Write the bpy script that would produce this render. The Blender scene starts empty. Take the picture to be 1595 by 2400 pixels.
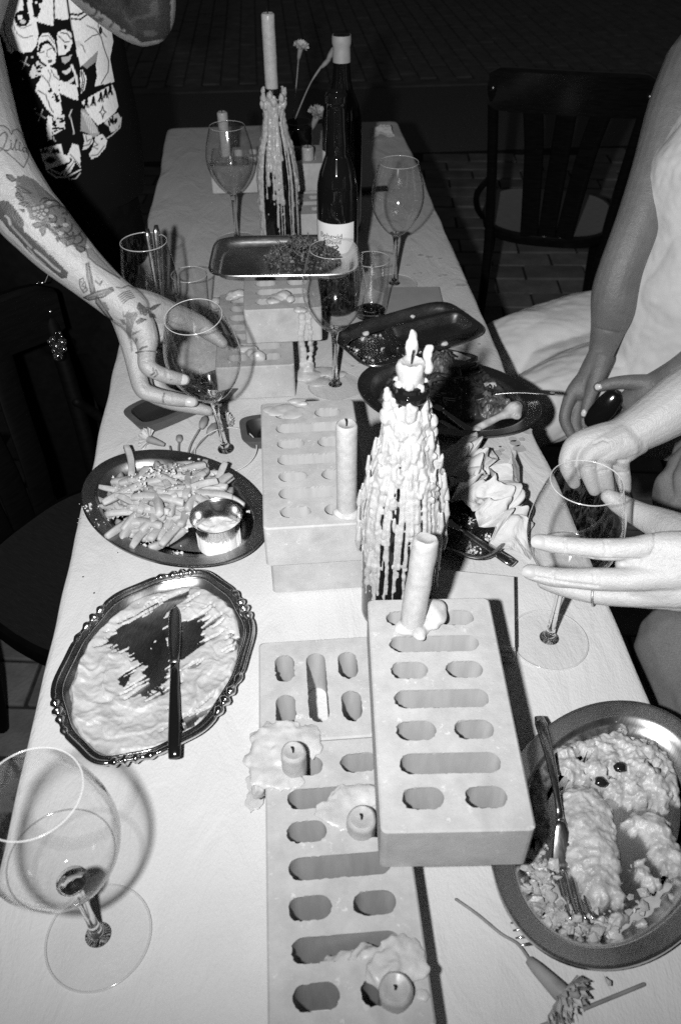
import bpy, bmesh, math, random
import numpy as np
from mathutils import Vector, Matrix, noise
from mathutils.bvhtree import BVHTree

random.seed(7)
rng = np.random.default_rng(7)
S = bpy.context.scene
COL = S.collection
PI = math.pi

# ------------------------------------------------------------------ camera
# world: table top is z = 0, street is z = -0.75, +Y runs down the long table
CAM_F, CAM_P, CAM_Y, CAM_R, CAM_H = 1951.74, 0.7215, 0.0780, -0.0073, 0.7248
PW, PH = 1595.0, 2400.0
_cp, _sp, _cy, _sy = math.cos(CAM_P), math.sin(CAM_P), math.cos(CAM_Y), math.sin(CAM_Y)
FW = np.array([_sy*_cp, _cy*_cp, -_sp]); R0 = np.array([_cy, -_sy, 0.0]); U0 = np.cross(R0, FW)
RT = math.cos(CAM_R)*R0 + math.sin(CAM_R)*U0
UP = -math.sin(CAM_R)*R0 + math.cos(CAM_R)*U0
EYE = np.array([0, 0, CAM_H])
cam_data = bpy.data.cameras.new('camera')
cam = bpy.data.objects.new('camera', cam_data); COL.objects.link(cam)
cam.matrix_world = Matrix(((RT[0], UP[0], -FW[0], 0), (RT[1], UP[1], -FW[1], 0), (RT[2], UP[2], -FW[2], CAM_H), (0, 0, 0, 1)))
cam_data.sensor_fit = 'VERTICAL'; cam_data.sensor_height = 36.0
cam_data.lens = CAM_F/PH*36.0
cam_data.clip_start = 0.02; cam_data.clip_end = 200
cam_data.dof.use_dof = True; cam_data.dof.focus_distance = 1.02; cam_data.dof.aperture_fstop = 9.0
S.camera = cam

# ------------------------------------------------------------------ world: night sky
W = bpy.data.worlds.new('World'); S.world = W; W.use_nodes = True
bg = W.node_tree.nodes['Background']
bg.inputs[0].default_value = (0.5, 0.5, 0.5, 1); bg.inputs[1].default_value = 0.045

# ------------------------------------------------------------------ the photographer's flash, held left of the lens
fl = bpy.data.lights.new('flash', 'SPOT')
fl.energy = 91.0; fl.shadow_soft_size = 0.014; fl.spot_size = math.radians(180); fl.spot_blend = 1.0
flash = bpy.data.objects.new('flash', fl); COL.objects.link(flash)
FPOS = EYE - 0.105*RT + 0.004*UP
flash.location = FPOS
flash.rotation_euler = (Vector((0.16, 2.0, CAM_H+0.06)) - Vector(FPOS)).to_track_quat('-Z', 'Y').to_euler()

vs = S.view_settings
vs.view_transform = 'Standard'; vs.look = 'None'; vs.exposure = 0.0; vs.gamma = 1.0; vs.use_curve_mapping = False
S.cycles.max_bounces = 14; S.cycles.transparent_max_bounces = 24; S.cycles.transmission_bounces = 12
S.cycles.caustics_reflective = False; S.cycles.caustics_refractive = False
S.cycles.sample_clamp_indirect = 4.0
S.cycles.use_denoising = False

# ------------------------------------------------------------------ measuring: a point of the photograph -> a point of the place
def ray(px, py):
    d = FW + (px-PW/2)/CAM_F*RT - (py-PH/2)/CAM_F*UP
    return d/np.linalg.norm(d)
def U(px, py, z=0.0):            # on the level plane at height z
    d = ray(px, py); return EYE + d*((z-CAM_H)/d[2])
def V(px, py, Y):                # on the upright plane y = Y
    d = ray(px, py); return EYE + d*(Y/d[1])
def Q(px, py, dist):             # at a distance from the camera
    return EYE + ray(px, py)*dist
def proj(P):
    d = np.atleast_2d(P)-EYE; z = d@FW
    return np.stack([PW/2+CAM_F*(d@RT)/z, PH/2-CAM_F*(d@UP)/z], 1)

# ------------------------------------------------------------------ scene graph helpers
def tag(o, label=None, cat=None, group=None, kind=None):
    if label: o['label'] = label
    if cat: o['category'] = cat
    if group: o['group'] = group
    if kind: o['kind'] = kind
    return o
def thing(name, label, cat, loc=(0, 0, 0), rz=0.0, group=None, M=None):
    o = bpy.data.objects.new(name, None); COL.objects.link(o); o.empty_display_size = 0.03
    o.matrix_world = M if M is not None else Matrix.Translation(Vector(loc)) @ Matrix.Rotation(rz, 4, 'Z')
    o['_m'] = [x for r in o.matrix_world for x in r]
    return tag(o, label, cat, group)
def mworld(o):
    m = o.get('_m'); return Matrix([m[i*4:i*4+4] for i in range(4)]) if m else Matrix.Identity(4)
def link(name, me, mat, parent=None, world=False):
    o = bpy.data.objects.new(name, me); COL.objects.link(o)
    if mat is not None and not me.materials: me.materials.append(mat)
    if parent is not None:
        o.parent = parent
        if world: o.matrix_parent_inverse = mworld(parent).inverted()
    return o
def mesh(VF, smooth=True, name='m'):
    v, f = VF
    me = bpy.data.meshes.new(name)
    me.from_pydata([tuple(map(float, p)) for p in v], [], [tuple(map(int, q)) for q in f])
    if smooth: me.polygons.foreach_set('use_smooth', [True]*len(me.polygons))
    me.update(); return me
def ob(name, VF, mat, parent=None, world=False, smooth=True, angle=None):
    me = mesh(VF, smooth, name)
    if angle is not None:
        sharp_edges(me, angle)
    return link(name, me, mat, parent, world)
def sharp_edges(me, angle):
    bm = bmesh.new(); bm.from_mesh(me)
    bmesh.ops.recalc_face_normals(bm, faces=bm.faces)
    for e in bm.edges:
        if len(e.link_faces) == 2 and e.calc_face_angle(0) > angle: e.smooth = False
    bm.to_mesh(me); bm.free(); me.update()
def join(*parts):
    v, f = [], []
    for a, b in parts:
        n = len(v); v.extend([tuple(p) for p in a]); f.extend([tuple(i+n for i in q) for q in b])
    return v, f
def xf(VF, M):
    M = np.array(M); v = np.array([tuple(p) for p in VF[0]])
    return (v@M[:3, :3].T+M[:3, 3]).tolist(), VF[1]
def move(VF, x, y, z, rz=0.0, s=1.0):
    return xf(VF, Matrix.Translation((x, y, z)) @ Matrix.Rotation(rz, 4, 'Z') @ Matrix.Scale(s, 4))

# ------------------------------------------------------------------ shapes
def box(cx, cy, cz, sx, sy, sz, b=0.0):
    if b <= 0:
        v = [(cx+i*sx/2, cy+j*sy/2, cz+k*sz/2) for k in (-1, 1) for i, j in ((-1, -1), (1, -1), (1, 1), (-1, 1))]
        return v, [(3, 2, 1, 0), (4, 5, 6, 7), (0, 1, 5, 4), (1, 2, 6, 5), (2, 3, 7, 6), (3, 0, 4, 7)]
    bm = bmesh.new(); bmesh.ops.create_cube(bm, size=1)
    for q in bm.verts: q.co = (cx+q.co.x*sx, cy+q.co.y*sy, cz+q.co.z*sz)
    bmesh.ops.bevel(bm, geom=bm.edges[:], offset=b, segments=2, affect='EDGES', profile=0.5)
    r = ([tuple(q.co) for q in bm.verts], [tuple(x.index for x in f.verts) for f in bm.faces]); bm.free(); return r
def lathe(prof, n=48, cx=0, cy=0, cz=0, close=False):
    v, f = [], []
    m = len(prof)
    for r, z in prof:
        for i in range(n):
            a = 2*PI*i/n; v.append((cx+r*math.cos(a), cy+r*math.sin(a), cz+z))
    for j in range(m-1):
        for i in range(n):
            k = (i+1) % n; f.append((j*n+i, j*n+k, (j+1)*n+k, (j+1)*n+i))
    return v, f
def smooth_prof(pts, k=6):
    p = [np.array(q, float) for q in pts]; out = []
    for i in range(len(p)-1):
        a, b, c, d = p[max(i-1, 0)], p[i], p[i+1], p[min(i+2, len(p)-1)]
        for t in np.linspace(0, 1, k, endpoint=False):
            out.append(0.5*((2*b)+(-a+c)*t+(2*a-5*b+4*c-d)*t*t+(-a+3*b-3*c+d)*t**3))
    out.append(p[-1]); return out
def tube(pts, rad, n=10, caps=True, rnd=True, flat=None):
    P = [np.array(p, float) for p in pts]; m = len(P)
    if np.isscalar(rad): rad = [rad]*m
    rad = list(rad)
    T = []
    for i in range(m):
        t = P[min(i+1, m-1)]-P[max(i-1, 0)]; T.append(t/(np.linalg.norm(t)+1e-12))
    ref = np.array([0, 0, 1.0]) if abs(T[0][2]) < 0.9 else np.array([1.0, 0, 0])
    N = np.cross(T[0], ref); N /= np.linalg.norm(N)
    if flat is not None:
        N = np.cross(T[0], np.array(flat, float)); N /= np.linalg.norm(N)
    rings = []
    if rnd:
        for a in (80, 55, 28): rings.append((P[0]-T[0]*rad[0]*math.sin(math.radians(a)), rad[0]*math.cos(math.radians(a)), T[0]))
    for i in range(m): rings.append((P[i], rad[i], T[i]))
    if rnd:
        for a in (28, 55, 80): rings.append((P[-1]+T[-1]*rad[-1]*math.sin(math.radians(a)), rad[-1]*math.cos(math.radians(a)), T[-1]))
    v, f = [], []
    for p, r, t in rings:
        N = N-t*(N@t); N /= np.linalg.norm(N); B = np.cross(t, N)
        ra, rb = (r if np.isscalar(r) else r[0]), (r if np.isscalar(r) else r[1])
        for k in range(n):
            a = 2*PI*k/n; v.append(tuple(p+N*ra*math.cos(a)+B*rb*math.sin(a)))
    for j in range(len(rings)-1):
        for k in range(n):
            l = (k+1) % n; f.append((j*n+k, j*n+l, (j+1)*n+l, (j+1)*n+k))
    if caps:
        f.append(tuple(range(n-1, -1, -1))); q = (len(rings)-1)*n; f.append(tuple(range(q, q+n)))
    return v, f
def strap(pts, widths, thick, flat=(0, 0, 1), n=10):
    # flat bar with rounded edges swept along pts: widths across, thick along `flat`
    rad = [(w/2, (thick if np.isscalar(thick) else thick[i])/2) for i, w in enumerate(widths)]
    return tube(pts, rad, n=n, rnd=False, flat=flat)
def crv(pts, k=6):
    return [tuple(q) for q in smooth_prof(pts, k)]
def crvr(pr, k=5):
    # catmull-rom through (x,y,z,r)
    q = smooth_prof([tuple(p)+(r,) for p, r in pr], k)
    return [x[:3] for x in q], [max(float(x[3]), 1e-4) for x in q]
def ico(sub, r=1.0):
    bm = bmesh.new(); bmesh.ops.create_icosphere(bm, subdivisions=sub, radius=r)
    o = ([tuple(q.co) for q in bm.verts], [tuple(x.index for x in f.verts) for f in bm.faces]); bm.free(); return o
def blob(c, r, sub=2, sc=(1, 1, 1), amp=0.25, fr=2.0, seed=0):
    v, f = ico(sub); out = []
    for p in v:
        d = 1+amp*noise.noise(Vector(p)*fr+Vector((seed*3.1, seed*1.7, seed)))
        out.append((c[0]+p[0]*r*sc[0]*d, c[1]+p[1]*r*sc[1]*d, c[2]+p[2]*r*sc[2]*d))
    return out, f
def remesh(VF, voxel, it=4, fac=0.5):
    me = mesh(VF); o = bpy.data.objects.new('tmp', me); COL.objects.link(o)
    m = o.modifiers.new('r', 'REMESH'); m.mode = 'VOXEL'; m.voxel_size = voxel; m.use_smooth_shade = True
    if it:
        s = o.modifiers.new('s', 'SMOOTH'); s.factor = fac; s.iterations = it
    dg = bpy.context.evaluated_depsgraph_get()
    me2 = bpy.data.meshes.new_from_object(o.evaluated_get(dg))
    bpy.data.objects.remove(o); bpy.data.meshes.remove(me)
    me2.polygons.foreach_set('use_smooth', [True]*len(me2.polygons)); me2.update()
    return me2
def fbm(x, y, z=0, oc=4, fr=1.0):
    s, a = 0.0, 1.0
    for _ in range(oc):
        s += a*noise.noise(Vector((x*fr, y*fr, z*fr+7.7*_))); a *= 0.5; fr *= 2.03
    return s
def inpoly(px, py, poly):
    q = np.array(poly, float); r = np.zeros(px.shape, bool); j = len(q)-1
    for i in range(len(q)):
        xi, yi = q[i]; xj, yj = q[j]
        c = ((yi > py) != (yj > py)) & (px < (xj-xi)*(py-yi)/((yj-yi) or 1e-9)+xi); r ^= c; j = i
    return r
def dline(px, py, pts):
    d = np.full(px.shape, 1e9)
    for (ax, ay), (bx, by) in zip(pts[:-1], pts[1:]):
        vx, vy = bx-ax, by-ay; L = vx*vx+vy*vy+1e-9
        t = np.clip(((px-ax)*vx+(py-ay)*vy)/L, 0, 1)
        d = np.minimum(d, np.hypot(px-ax-t*vx, py-ay-t*vy))
    return d

# ------------------------------------------------------------------ materials (black-and-white film: all neutral)
def nodes(name):
    m = bpy.data.materials.new(name); m.use_nodes = True
    nt = m.node_tree; return m, nt, nt.nodes['Principled BSDF']
def g(v): return (v, v, v, 1)
def ramp(nt, src, a, b, va, vb):
    r = nt.nodes.new('ShaderNodeMapRange'); r.inputs[1].default_value = a; r.inputs[2].default_value = b
    r.inputs[3].default_value = va; r.inputs[4].default_value = vb; nt.links.new(src, r.inputs[0]); return r.outputs[0]
def tex(nt, scale, detail=4, rough=0.55, vec=None, stretch=None, kind='ShaderNodeTexNoise', dist=0.0):
    c = nt.nodes.new('ShaderNodeTexCoord'); t = nt.nodes.new(kind)
    t.inputs['Scale'].default_value = scale
    if kind == 'ShaderNodeTexNoise':
        t.inputs['Detail'].default_value = detail; t.inputs['Roughness'].default_value = rough; t.inputs['Distortion'].default_value = dist
    src = c.outputs['Object']
    if stretch:
        mp = nt.nodes.new('ShaderNodeMapping'); mp.inputs['Scale'].default_value = stretch
        nt.links.new(src, mp.inputs[0]); src = mp.outputs[0]
    nt.links.new(src, t.inputs['Vector']); return t.outputs[0]
def mixc(nt, fac, a, b):
    m = nt.nodes.new('ShaderNodeMix'); m.data_type = 'RGBA'
    nt.links.new(fac, m.inputs[0])
    for i, q in ((6, a), (7, b)):
        if isinstance(q, (int, float)): m.inputs[i].default_value = g(q)
        else: nt.links.new(q, m.inputs[i])
    return m.outputs[2]
def bump(nt, b, h, strength, dist):
    n = nt.nodes.new('ShaderNodeBump'); n.inputs['Strength'].default_value = strength; n.inputs['Distance'].default_value = dist
    nt.links.new(h, n.inputs['Height']); nt.links.new(n.outputs[0], b.inputs['Normal'])
def attr(nt, name):
    a = nt.nodes.new('ShaderNodeAttribute'); a.attribute_name = name; return a.outputs['Fac']
def plain(name, lo, hi=None, scale=60, rough=0.6, spec=0.3, metal=0.0, bmp=0.0, bdist=0.001, bscale=None, sss=0.0, stretch=None, coat=0.0):
    m, nt, b = nodes(name)
    b.inputs['Roughness'].default_value = rough; b.inputs['Specular IOR Level'].default_value = spec; b.inputs['Metallic'].default_value = metal
    if hi is None: b.inputs['Base Color'].default_value = g(lo)
    else: nt.links.new(mixc(nt, ramp(nt, tex(nt, scale, stretch=stretch), 0.35, 0.65, 0, 1), lo, hi), b.inputs['Base Color'])
    if bmp: bump(nt, b, tex(nt, bscale or scale*2, 5, stretch=stretch), bmp, bdist)
    if sss:
        b.inputs['Subsurface Weight'].default_value = sss; b.inputs['Subsurface Radius'].default_value = (0.006, 0.006, 0.006); b.inputs['Subsurface Scale'].default_value = 1.0
    if coat: b.inputs['Coat Weight'].default_value = coat; b.inputs['Coat Roughness'].default_value = 0.08
    return m
def steel(name, base, rough, sc=(1, 14, 1), scale=90, var=0.12, bmp=0.05):
    m, nt, b = nodes(name)
    b.inputs['Metallic'].default_value = 1.0
    n = tex(nt, scale, 6, 0.7, stretch=sc); n2 = tex(nt, 14, 3)
    b.inputs['Base Color'].default_value = g(base)
    r = ramp(nt, n, 0.3, 0.7, rough-var/2, rough+var/2)
    a = nt.nodes.new('ShaderNodeMath'); a.operation = 'ADD'; nt.links.new(r, a.inputs[0]); nt.links.new(ramp(nt, n2, 0.35, 0.7, -0.05, 0.10), a.inputs[1])
    nt.links.new(a.outputs[0], b.inputs['Roughness'])
    if bmp: bump(nt, b, n, bmp, 0.0006)
    return m
def thin_glass(name, clear=0.99, edge=0.40, power=5.0, refl=1.0, film=0.07):
    m, nt, b = nodes(name); nt.nodes.remove(b)
    out = nt.nodes['Material Output']
    lw = nt.nodes.new('ShaderNodeLayerWeight'); lw.inputs[0].default_value = 0.5
    pw = nt.nodes.new('ShaderNodeMath'); pw.operation = 'POWER'; nt.links.new(lw.outputs['Facing'], pw.inputs[0]); pw.inputs[1].default_value = power
    tr = nt.nodes.new('ShaderNodeBsdfTransparent'); nt.links.new(mixc(nt, pw.outputs[0], clear, edge), tr.inputs[0])
    gl = nt.nodes.new('ShaderNodeBsdfGlossy'); gl.inputs['Roughness'].default_value = 0.12; gl.inputs[0].default_value = g(0.95)
    p5 = nt.nodes.new('ShaderNodeMath'); p5.operation = 'POWER'; nt.links.new(lw.outputs['Facing'], p5.inputs[0]); p5.inputs[1].default_value = 4.0
    k = nt.nodes.new('ShaderNodeMath'); k.operation = 'MULTIPLY_ADD'; k.use_clamp = True; nt.links.new(p5.outputs[0], k.inputs[0]); k.inputs[1].default_value = 0.8*refl; k.inputs[2].default_value = 0.045*refl
    mx = nt.nodes.new('ShaderNodeMixShader'); nt.links.new(k.outputs[0], mx.inputs[0]); nt.links.new(tr.outputs[0], mx.inputs[1]); nt.links.new(gl.outputs[0], mx.inputs[2])
    df = nt.nodes.new('ShaderNodeBsdfDiffuse'); df.inputs[0].default_value = g(0.8)
    m2 = nt.nodes.new('ShaderNodeMixShader'); nt.links.new(ramp(nt, tex(nt, 55, 5, 0.7, stretch=(3.5, 3.5, 0.6), dist=0.6), 0.45, 0.75, 0.0, film), m2.inputs[0])
    nt.links.new(mx.outputs[0], m2.inputs[1]); nt.links.new(df.outputs[0], m2.inputs[2])
    nt.links.new(m2.outputs[0], out.inputs[0]); return m
def edge_glass(name, lo=0.55, clear=0.985, refl=1.0):
    # thin blown wall: see-through when faced, bending light like solid glass where the wall is seen edge-on
    m, nt, b = nodes(name); out = nt.nodes['Material Output']
    b.inputs['Transmission Weight'].default_value = 1.0; b.inputs['Roughness'].default_value = 0.0; b.inputs['IOR'].default_value = 1.42; b.inputs['Base Color'].default_value = g(1.0)
    lw = nt.nodes.new('ShaderNodeLayerWeight'); lw.inputs[0].default_value = 0.5
    tr = nt.nodes.new('ShaderNodeBsdfTransparent'); tr.inputs[0].default_value = g(clear)
    e1 = nt.nodes.new('ShaderNodeMapRange'); e1.interpolation_type = 'SMOOTHSTEP'; nt.links.new(lw.outputs['Facing'], e1.inputs[0]); e1.inputs[1].default_value = lo; e1.inputs[2].default_value = 1.0
    m1 = nt.nodes.new('ShaderNodeMixShader'); nt.links.new(e1.outputs[0], m1.inputs[0]); nt.links.new(tr.outputs[0], m1.inputs[1]); nt.links.new(b.outputs[0], m1.inputs[2])
    gl = nt.nodes.new('ShaderNodeBsdfGlossy'); gl.inputs['Roughness'].default_value = 0.07; gl.inputs[0].default_value = g(1.0)
    p5 = nt.nodes.new('ShaderNodeMath'); p5.operation = 'POWER'; nt.links.new(lw.outputs['Facing'], p5.inputs[0]); p5.inputs[1].default_value = 4.0
    k = nt.nodes.new('ShaderNodeMath'); k.operation = 'MULTIPLY_ADD'; k.use_clamp = True; nt.links.new(p5.outputs[0], k.inputs[0]); k.inputs[1].default_value = 0.35*refl; k.inputs[2].default_value = 0.05*refl
    m2 = nt.nodes.new('ShaderNodeMixShader'); nt.links.new(k.outputs[0], m2.inputs[0]); nt.links.new(m1.outputs[0], m2.inputs[1]); nt.links.new(gl.outputs[0], m2.inputs[2])
    df = nt.nodes.new('ShaderNodeBsdfDiffuse'); df.inputs[0].default_value = g(0.8)
    m3 = nt.nodes.new('ShaderNodeMixShader'); nt.links.new(ramp(nt, tex(nt, 70, 6, 0.75, stretch=(3.5, 3.5, 0.5), dist=0.8), 0.52, 0.75, 0.0, 0.05), m3.inputs[0])
    nt.links.new(m2.outputs[0], m3.inputs[1]); nt.links.new(df.outputs[0], m3.inputs[2]); nt.links.new(m3.outputs[0], out.inputs[0]); return m
def solid_glass(name, ior=1.5, col=0.97, thru=0.4):
    m, nt, b = nodes(name)
    tr = nt.nodes.new('ShaderNodeBsdfTransparent'); tr.inputs[0].default_value = g(0.95); mx = nt.nodes.new('ShaderNodeMixShader'); mx.inputs[0].default_value = thru
    if thru <= 0:
        nt.nodes.remove(tr); nt.nodes.remove(mx)
        b.inputs['Transmission Weight'].default_value = 1.0; b.inputs['Roughness'].default_value = 0.0; b.inputs['IOR'].default_value = ior; b.inputs['Base Color'].default_value = g(col); return m
    nt.links.new(b.outputs[0], mx.inputs[1]); nt.links.new(tr.outputs[0], mx.inputs[2]); nt.links.new(mx.outputs[0], nt.nodes['Material Output'].inputs[0])
    b.inputs['Transmission Weight'].default_value = 1.0; b.inputs['Roughness'].default_value = 0.0
    b.inputs['IOR'].default_value = ior; b.inputs['Base Color'].default_value = g(col); return m

MT = {}
# white table paper, faintly embossed, with long soft creases
m, nt, b = nodes('table_paper'); MT['paper'] = m
b.inputs['Roughness'].default_value = 0.8; b.inputs['Specular IOR Level'].default_value = 0.15
nt.links.new(mixc(nt, ramp(nt, tex(nt, 7, 5, 0.6), 0.3, 0.7, 0, 1), 0.60, 0.66), b.inputs['Base Color'])
ad = nt.nodes.new('ShaderNodeMath'); ad.operation = 'MULTIPLY_ADD'
nt.links.new(tex(nt, 420, 2, 0.5, stretch=(1.6, 0.7, 1)), ad.inputs[0]); ad.inputs[1].default_value = 0.13
lg_ = nt.nodes.new('ShaderNodeMath'); lg_.operation = 'MULTIPLY'; nt.links.new(tex(nt, 9, 5, 0.55, stretch=(2.2, 0.8, 1), dist=0.9), lg_.inputs[0]); lg_.inputs[1].default_value = 1.15; nt.links.new(lg_.outputs[0], ad.inputs[2])
bump(nt, b, ad.outputs[0], 0.55, 0.008)
# smooth clay brick, dusty, with lighter scuffs
m, nt, b = nodes('fired_clay'); MT['brick'] = m
b.inputs['Roughness'].default_value = 0.85; b.inputs['Specular IOR Level'].default_value = 0.12
c1 = mixc(nt, ramp(nt, tex(nt, 26, 6, 0.7), 0.30, 0.70, 0, 1), 0.36, 0.50)
c2 = mixc(nt, ramp(nt, tex(nt, 75, 5, 0.8), 0.60, 0.70, 0, 1), c1, 0.62)
nt.links.new(mixc(nt, ramp(nt, tex(nt, 13, 3, 0.6, dist=0.5), 0.60, 0.72, 0, 0.75), c2, 0.31), b.inputs['Base Color'])
v1 = tex(nt, 330, kind='ShaderNodeTexVoronoi'); pore = ramp(nt, v1, 0.10, 0.22, 0.0, 1.0); sp = nt.nodes.new('ShaderNodeMath'); sp.operation = 'MULTIPLY_ADD'; nt.links.new(tex(nt, 700, 4, 0.75), sp.inputs[0]); sp.inputs[1].default_value = 1.2; nt.links.new(pore, sp.inputs[2])
bump(nt, b, sp.outputs[0], 0.30, 0.0010)
MT['brick_hole'] = plain('clay_core', 0.36, 0.42, 40, 0.9, 0.1, bmp=0.12, bdist=0.0005, bscale=300, stretch=(3, 3, 0.5))
MT['wax'] = plain('candle_wax', 0.35, 0.43, 120, 0.32, 0.45, bmp=0.12, bdist=0.002, bscale=160, sss=0.35)
MT['wax_old'] = plain('spilled_wax', 0.40, 0.54, 60, 0.35, 0.4, bmp=0.15, bdist=0.003, bscale=90, sss=0.3)
MT['wick'] = plain('burnt_wick', 0.01, rough=0.9)
MT['bottle'] = plain('dark_bottle_glass', 0.006, rough=0.06, spec=0.55)
MT['bottle_mouth'] = plain('dark_bottle_lip', 0.015, rough=0.12, spec=0.6)
MT['capsule'] = plain('bottle_capsule', 0.30, 0.36, 60, 0.5, 0.3)
MT['label'] = plain('bottle_label_paper', 0.74, 0.8, 30, 0.7, 0.2)
MT['ink'] = plain('printed_ink', 0.03, rough=0.7)
MT['glass'] = edge_glass('wine_glass_wall')
MT['tumbler'] = edge_glass('tumbler_wall', 0.5, 0.97, 1.3)
MT['stem'] = solid_glass('glass_stem', 1.5, 1.0, 0.0)
MT['foot'] = thin_glass('glass_foot', 0.985, 0.6, 5.0, 0.9)
MT['rimglass'] = plain('glass_lip', 0.85, rough=0.16, spec=1.0); MT['rimglass'].node_tree.nodes['Principled BSDF'].inputs['Transmission Weight'].default_value = 0.5  # part-white body paints in the flash glint along the lips
MT['footrim'] = plain('glass_foot_edge', 0.9, rough=0.12, spec=1.0); MT['footrim'].node_tree.nodes['Principled BSDF'].inputs['Transmission Weight'].default_value = 0.4  # whiter than clear glass: the bright glint round the foot is coloured in
MT['wine_line'] = thin_glass('wine_meniscus', 0.8, 0.4, 2.0, 1.5, 0.0)
MT['wine'] = solid_glass('white_wine', 1.33, 1.0, 0.72)
MT['steel'] = steel('brushed_steel', 0.64, 0.27)
MT['steel_dark'] = steel('worn_steel', 0.36, 0.30)
MT['steel_bright'] = steel('polished_steel', 0.66, 0.17, var=0.08)
MT['silver'] = steel('silver_rim', 0.62, 0.16, scale=40, var=0.1)
MT['cutlery'] = steel('cutlery_steel', 0.50, 0.22, sc=(6, 1, 1))
MT['fry'] = plain('fried_potato', 0.33, 0.50, 45, 0.5, 0.35, bmp=0.3, bdist=0.001, bscale=300, sss=0.15)
MT['crumb'] = plain('grated_cheese', 0.56, 0.66, 200, 0.7, 0.25)
MT['sauce'] = plain('pale_sauce', 0.66, 0.74, 50, 0.3, 0.4, sss=0.2)
MT['spread'] = plain('creamy_spread', 0.42, 0.56, 38, 0.38, 0.4, bmp=0.35, bdist=0.003, bscale=110, sss=0.2)
MT['egg'] = plain('cooked_fillet', 0.33, 0.58, 70, 0.34, 0.5, bmp=0.5, bdist=0.004, bscale=130, sss=0.2)
MT['grease'] = plain('food_smear', 0.40, 0.52, 90, 0.2, 0.5, bmp=0.3, bdist=0.002)
MT['leaf_dark'] = plain('wilted_leaf', 0.02, 0.07, 80, 0.35, 0.5, bmp=0.4, bdist=0.002)
MT['herb'] = plain('grape_stalk', 0.05, 0.16, 160, 0.45, 0.5)
MT['meat'] = plain('roasted_meat', 0.05, 0.16, 70, 0.3, 0.5, bmp=0.6, bdist=0.003, bscale=140)
MT['bone'] = plain('roasted_bone', 0.30, 0.62, 60, 0.35, 0.4, bmp=0.4, bdist=0.002)
MT['olive'] = plain('black_olive', 0.012, rough=0.18, spec=0.6)
MT['dish_black'] = plain('black_dish', 0.02, rough=0.3, spec=0.5)
MT['dish_rim'] = plain('dark_dish_rim', 0.075, 0.09, 60, 0.5, 0.3)
MT['napkin'] = plain('paper_napkin', 0.52, 0.60, 50, 0.85, 0.1, bmp=0.5, bdist=0.0006, bscale=900)
MT['card'] = plain('grey_card', 0.30, 0.33, 40, 0.8, 0.15, bmp=0.1, bdist=0.0005)
MT['petal'] = plain('carnation_petal', 0.50, 0.64, 120, 0.7, 0.15, sss=0.2)
MT['petal_dark'] = plain('petal_edge', 0.30, 0.42, 160, 0.7, 0.15)
MT['calyx'] = plain('flower_calyx', 0.20, 0.27, 60, 0.55, 0.3)
MT['wood_shade'] = plain('shaded_black_wood', 0.0015, 0.003, 30, 0.6, 0.08, stretch=(1, 1, 8))  # left chair's copy of the black wood, its shade put into the colour
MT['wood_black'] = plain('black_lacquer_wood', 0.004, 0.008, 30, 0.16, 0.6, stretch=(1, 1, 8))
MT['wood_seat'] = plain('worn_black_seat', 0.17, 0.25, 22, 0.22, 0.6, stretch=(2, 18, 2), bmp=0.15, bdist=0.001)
MT['wood_seat_shade'] = plain('shaded_seat_wood', 0.010, 0.016, 22, 0.5, 0.4, stretch=(18, 2, 2), bmp=0.2, bdist=0.001)  # left chair's copy of the seat, darkened in colour for the shade there
MT['tabletop'] = plain('table_board', 0.05, 0.08, 20, 0.6, 0.3)
MT['cloth_white'] = plain('white_linen', 0.62, 0.70, 25, 0.85, 0.1, bmp=0.5, bdist=0.0008, bscale=700)
MT['cloth_black'] = plain('black_cotton', 0.004, 0.006, 60, 0.95, 0.05)
MT['jeans'] = plain('grey_denim', 0.10, 0.20, 500, 0.9, 0.1, stretch=(1, 6, 1), bmp=0.4, bdist=0.0008, bscale=500)
MT['nail'] = plain('pale_nail', 0.72, rough=0.25, spec=0.5)
MT['nail_skin'] = plain('bare_nail', 0.38, rough=0.3, spec=0.5)
MT['ring'] = steel('ring_metal', 0.85, 0.38, bmp=0)
MT['phone'] = plain('black_plastic', 0.008, rough=0.12, spec=0.6)
MT['bead'] = thin_glass('clear_bead', 0.75, 0.2, 2.0, 1.6)
def skin(name, lo, hi, inkv):
    m, nt, b = nodes(name)
    b.inputs['Roughness'].default_value = 0.42; b.inputs['Specular IOR Level'].default_value = 0.5
    base = mixc(nt, ramp(nt, tex(nt, 35, 5, 0.6), 0.3, 0.7, 0, 1), lo, hi)
    ink = mixc(nt, ramp(nt, tex(nt, 500, 3, 0.7), 0.35, 0.65, 0, 1), inkv, inkv*1.8)
    mx = mixc(nt, attr(nt, 'ink'), base, ink)
    nt.links.new(mx, b.inputs['Base Color'])
    n1 = tex(nt, 520, 4, 0.65); n2 = tex(nt, 75, 5, 0.6, dist=1.2); sm = nt.nodes.new('ShaderNodeMath'); sm.operation = 'MULTIPLY_ADD'; nt.links.new(n2, sm.inputs[0]); sm.inputs[1].default_value = 1.6; nt.links.new(n1, sm.inputs[2])
    bump(nt, b, sm.outputs[0], 0.42, 0.0020)
    b.inputs['Subsurface Weight'].default_value = 0.25; b.inputs['Subsurface Radius'].default_value = (0.004, 0.004, 0.004); b.inputs['Subsurface Scale'].default_value = 1.0
    return m
MT['skin_tattoo'] = skin('tattooed_skin', 0.24, 0.29, 0.022)
MT['skin_tan'] = skin('tanned_skin', 0.165, 0.215, 0.03)
MT['skin_pale'] = skin('pale_skin', 0.36, 0.41, 0.03)
m, nt, b = nodes('printed_black_shirt'); MT['shirt'] = m
b.inputs['Roughness'].default_value = 0.9; b.inputs['Specular IOR Level'].default_value = 0.1
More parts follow.
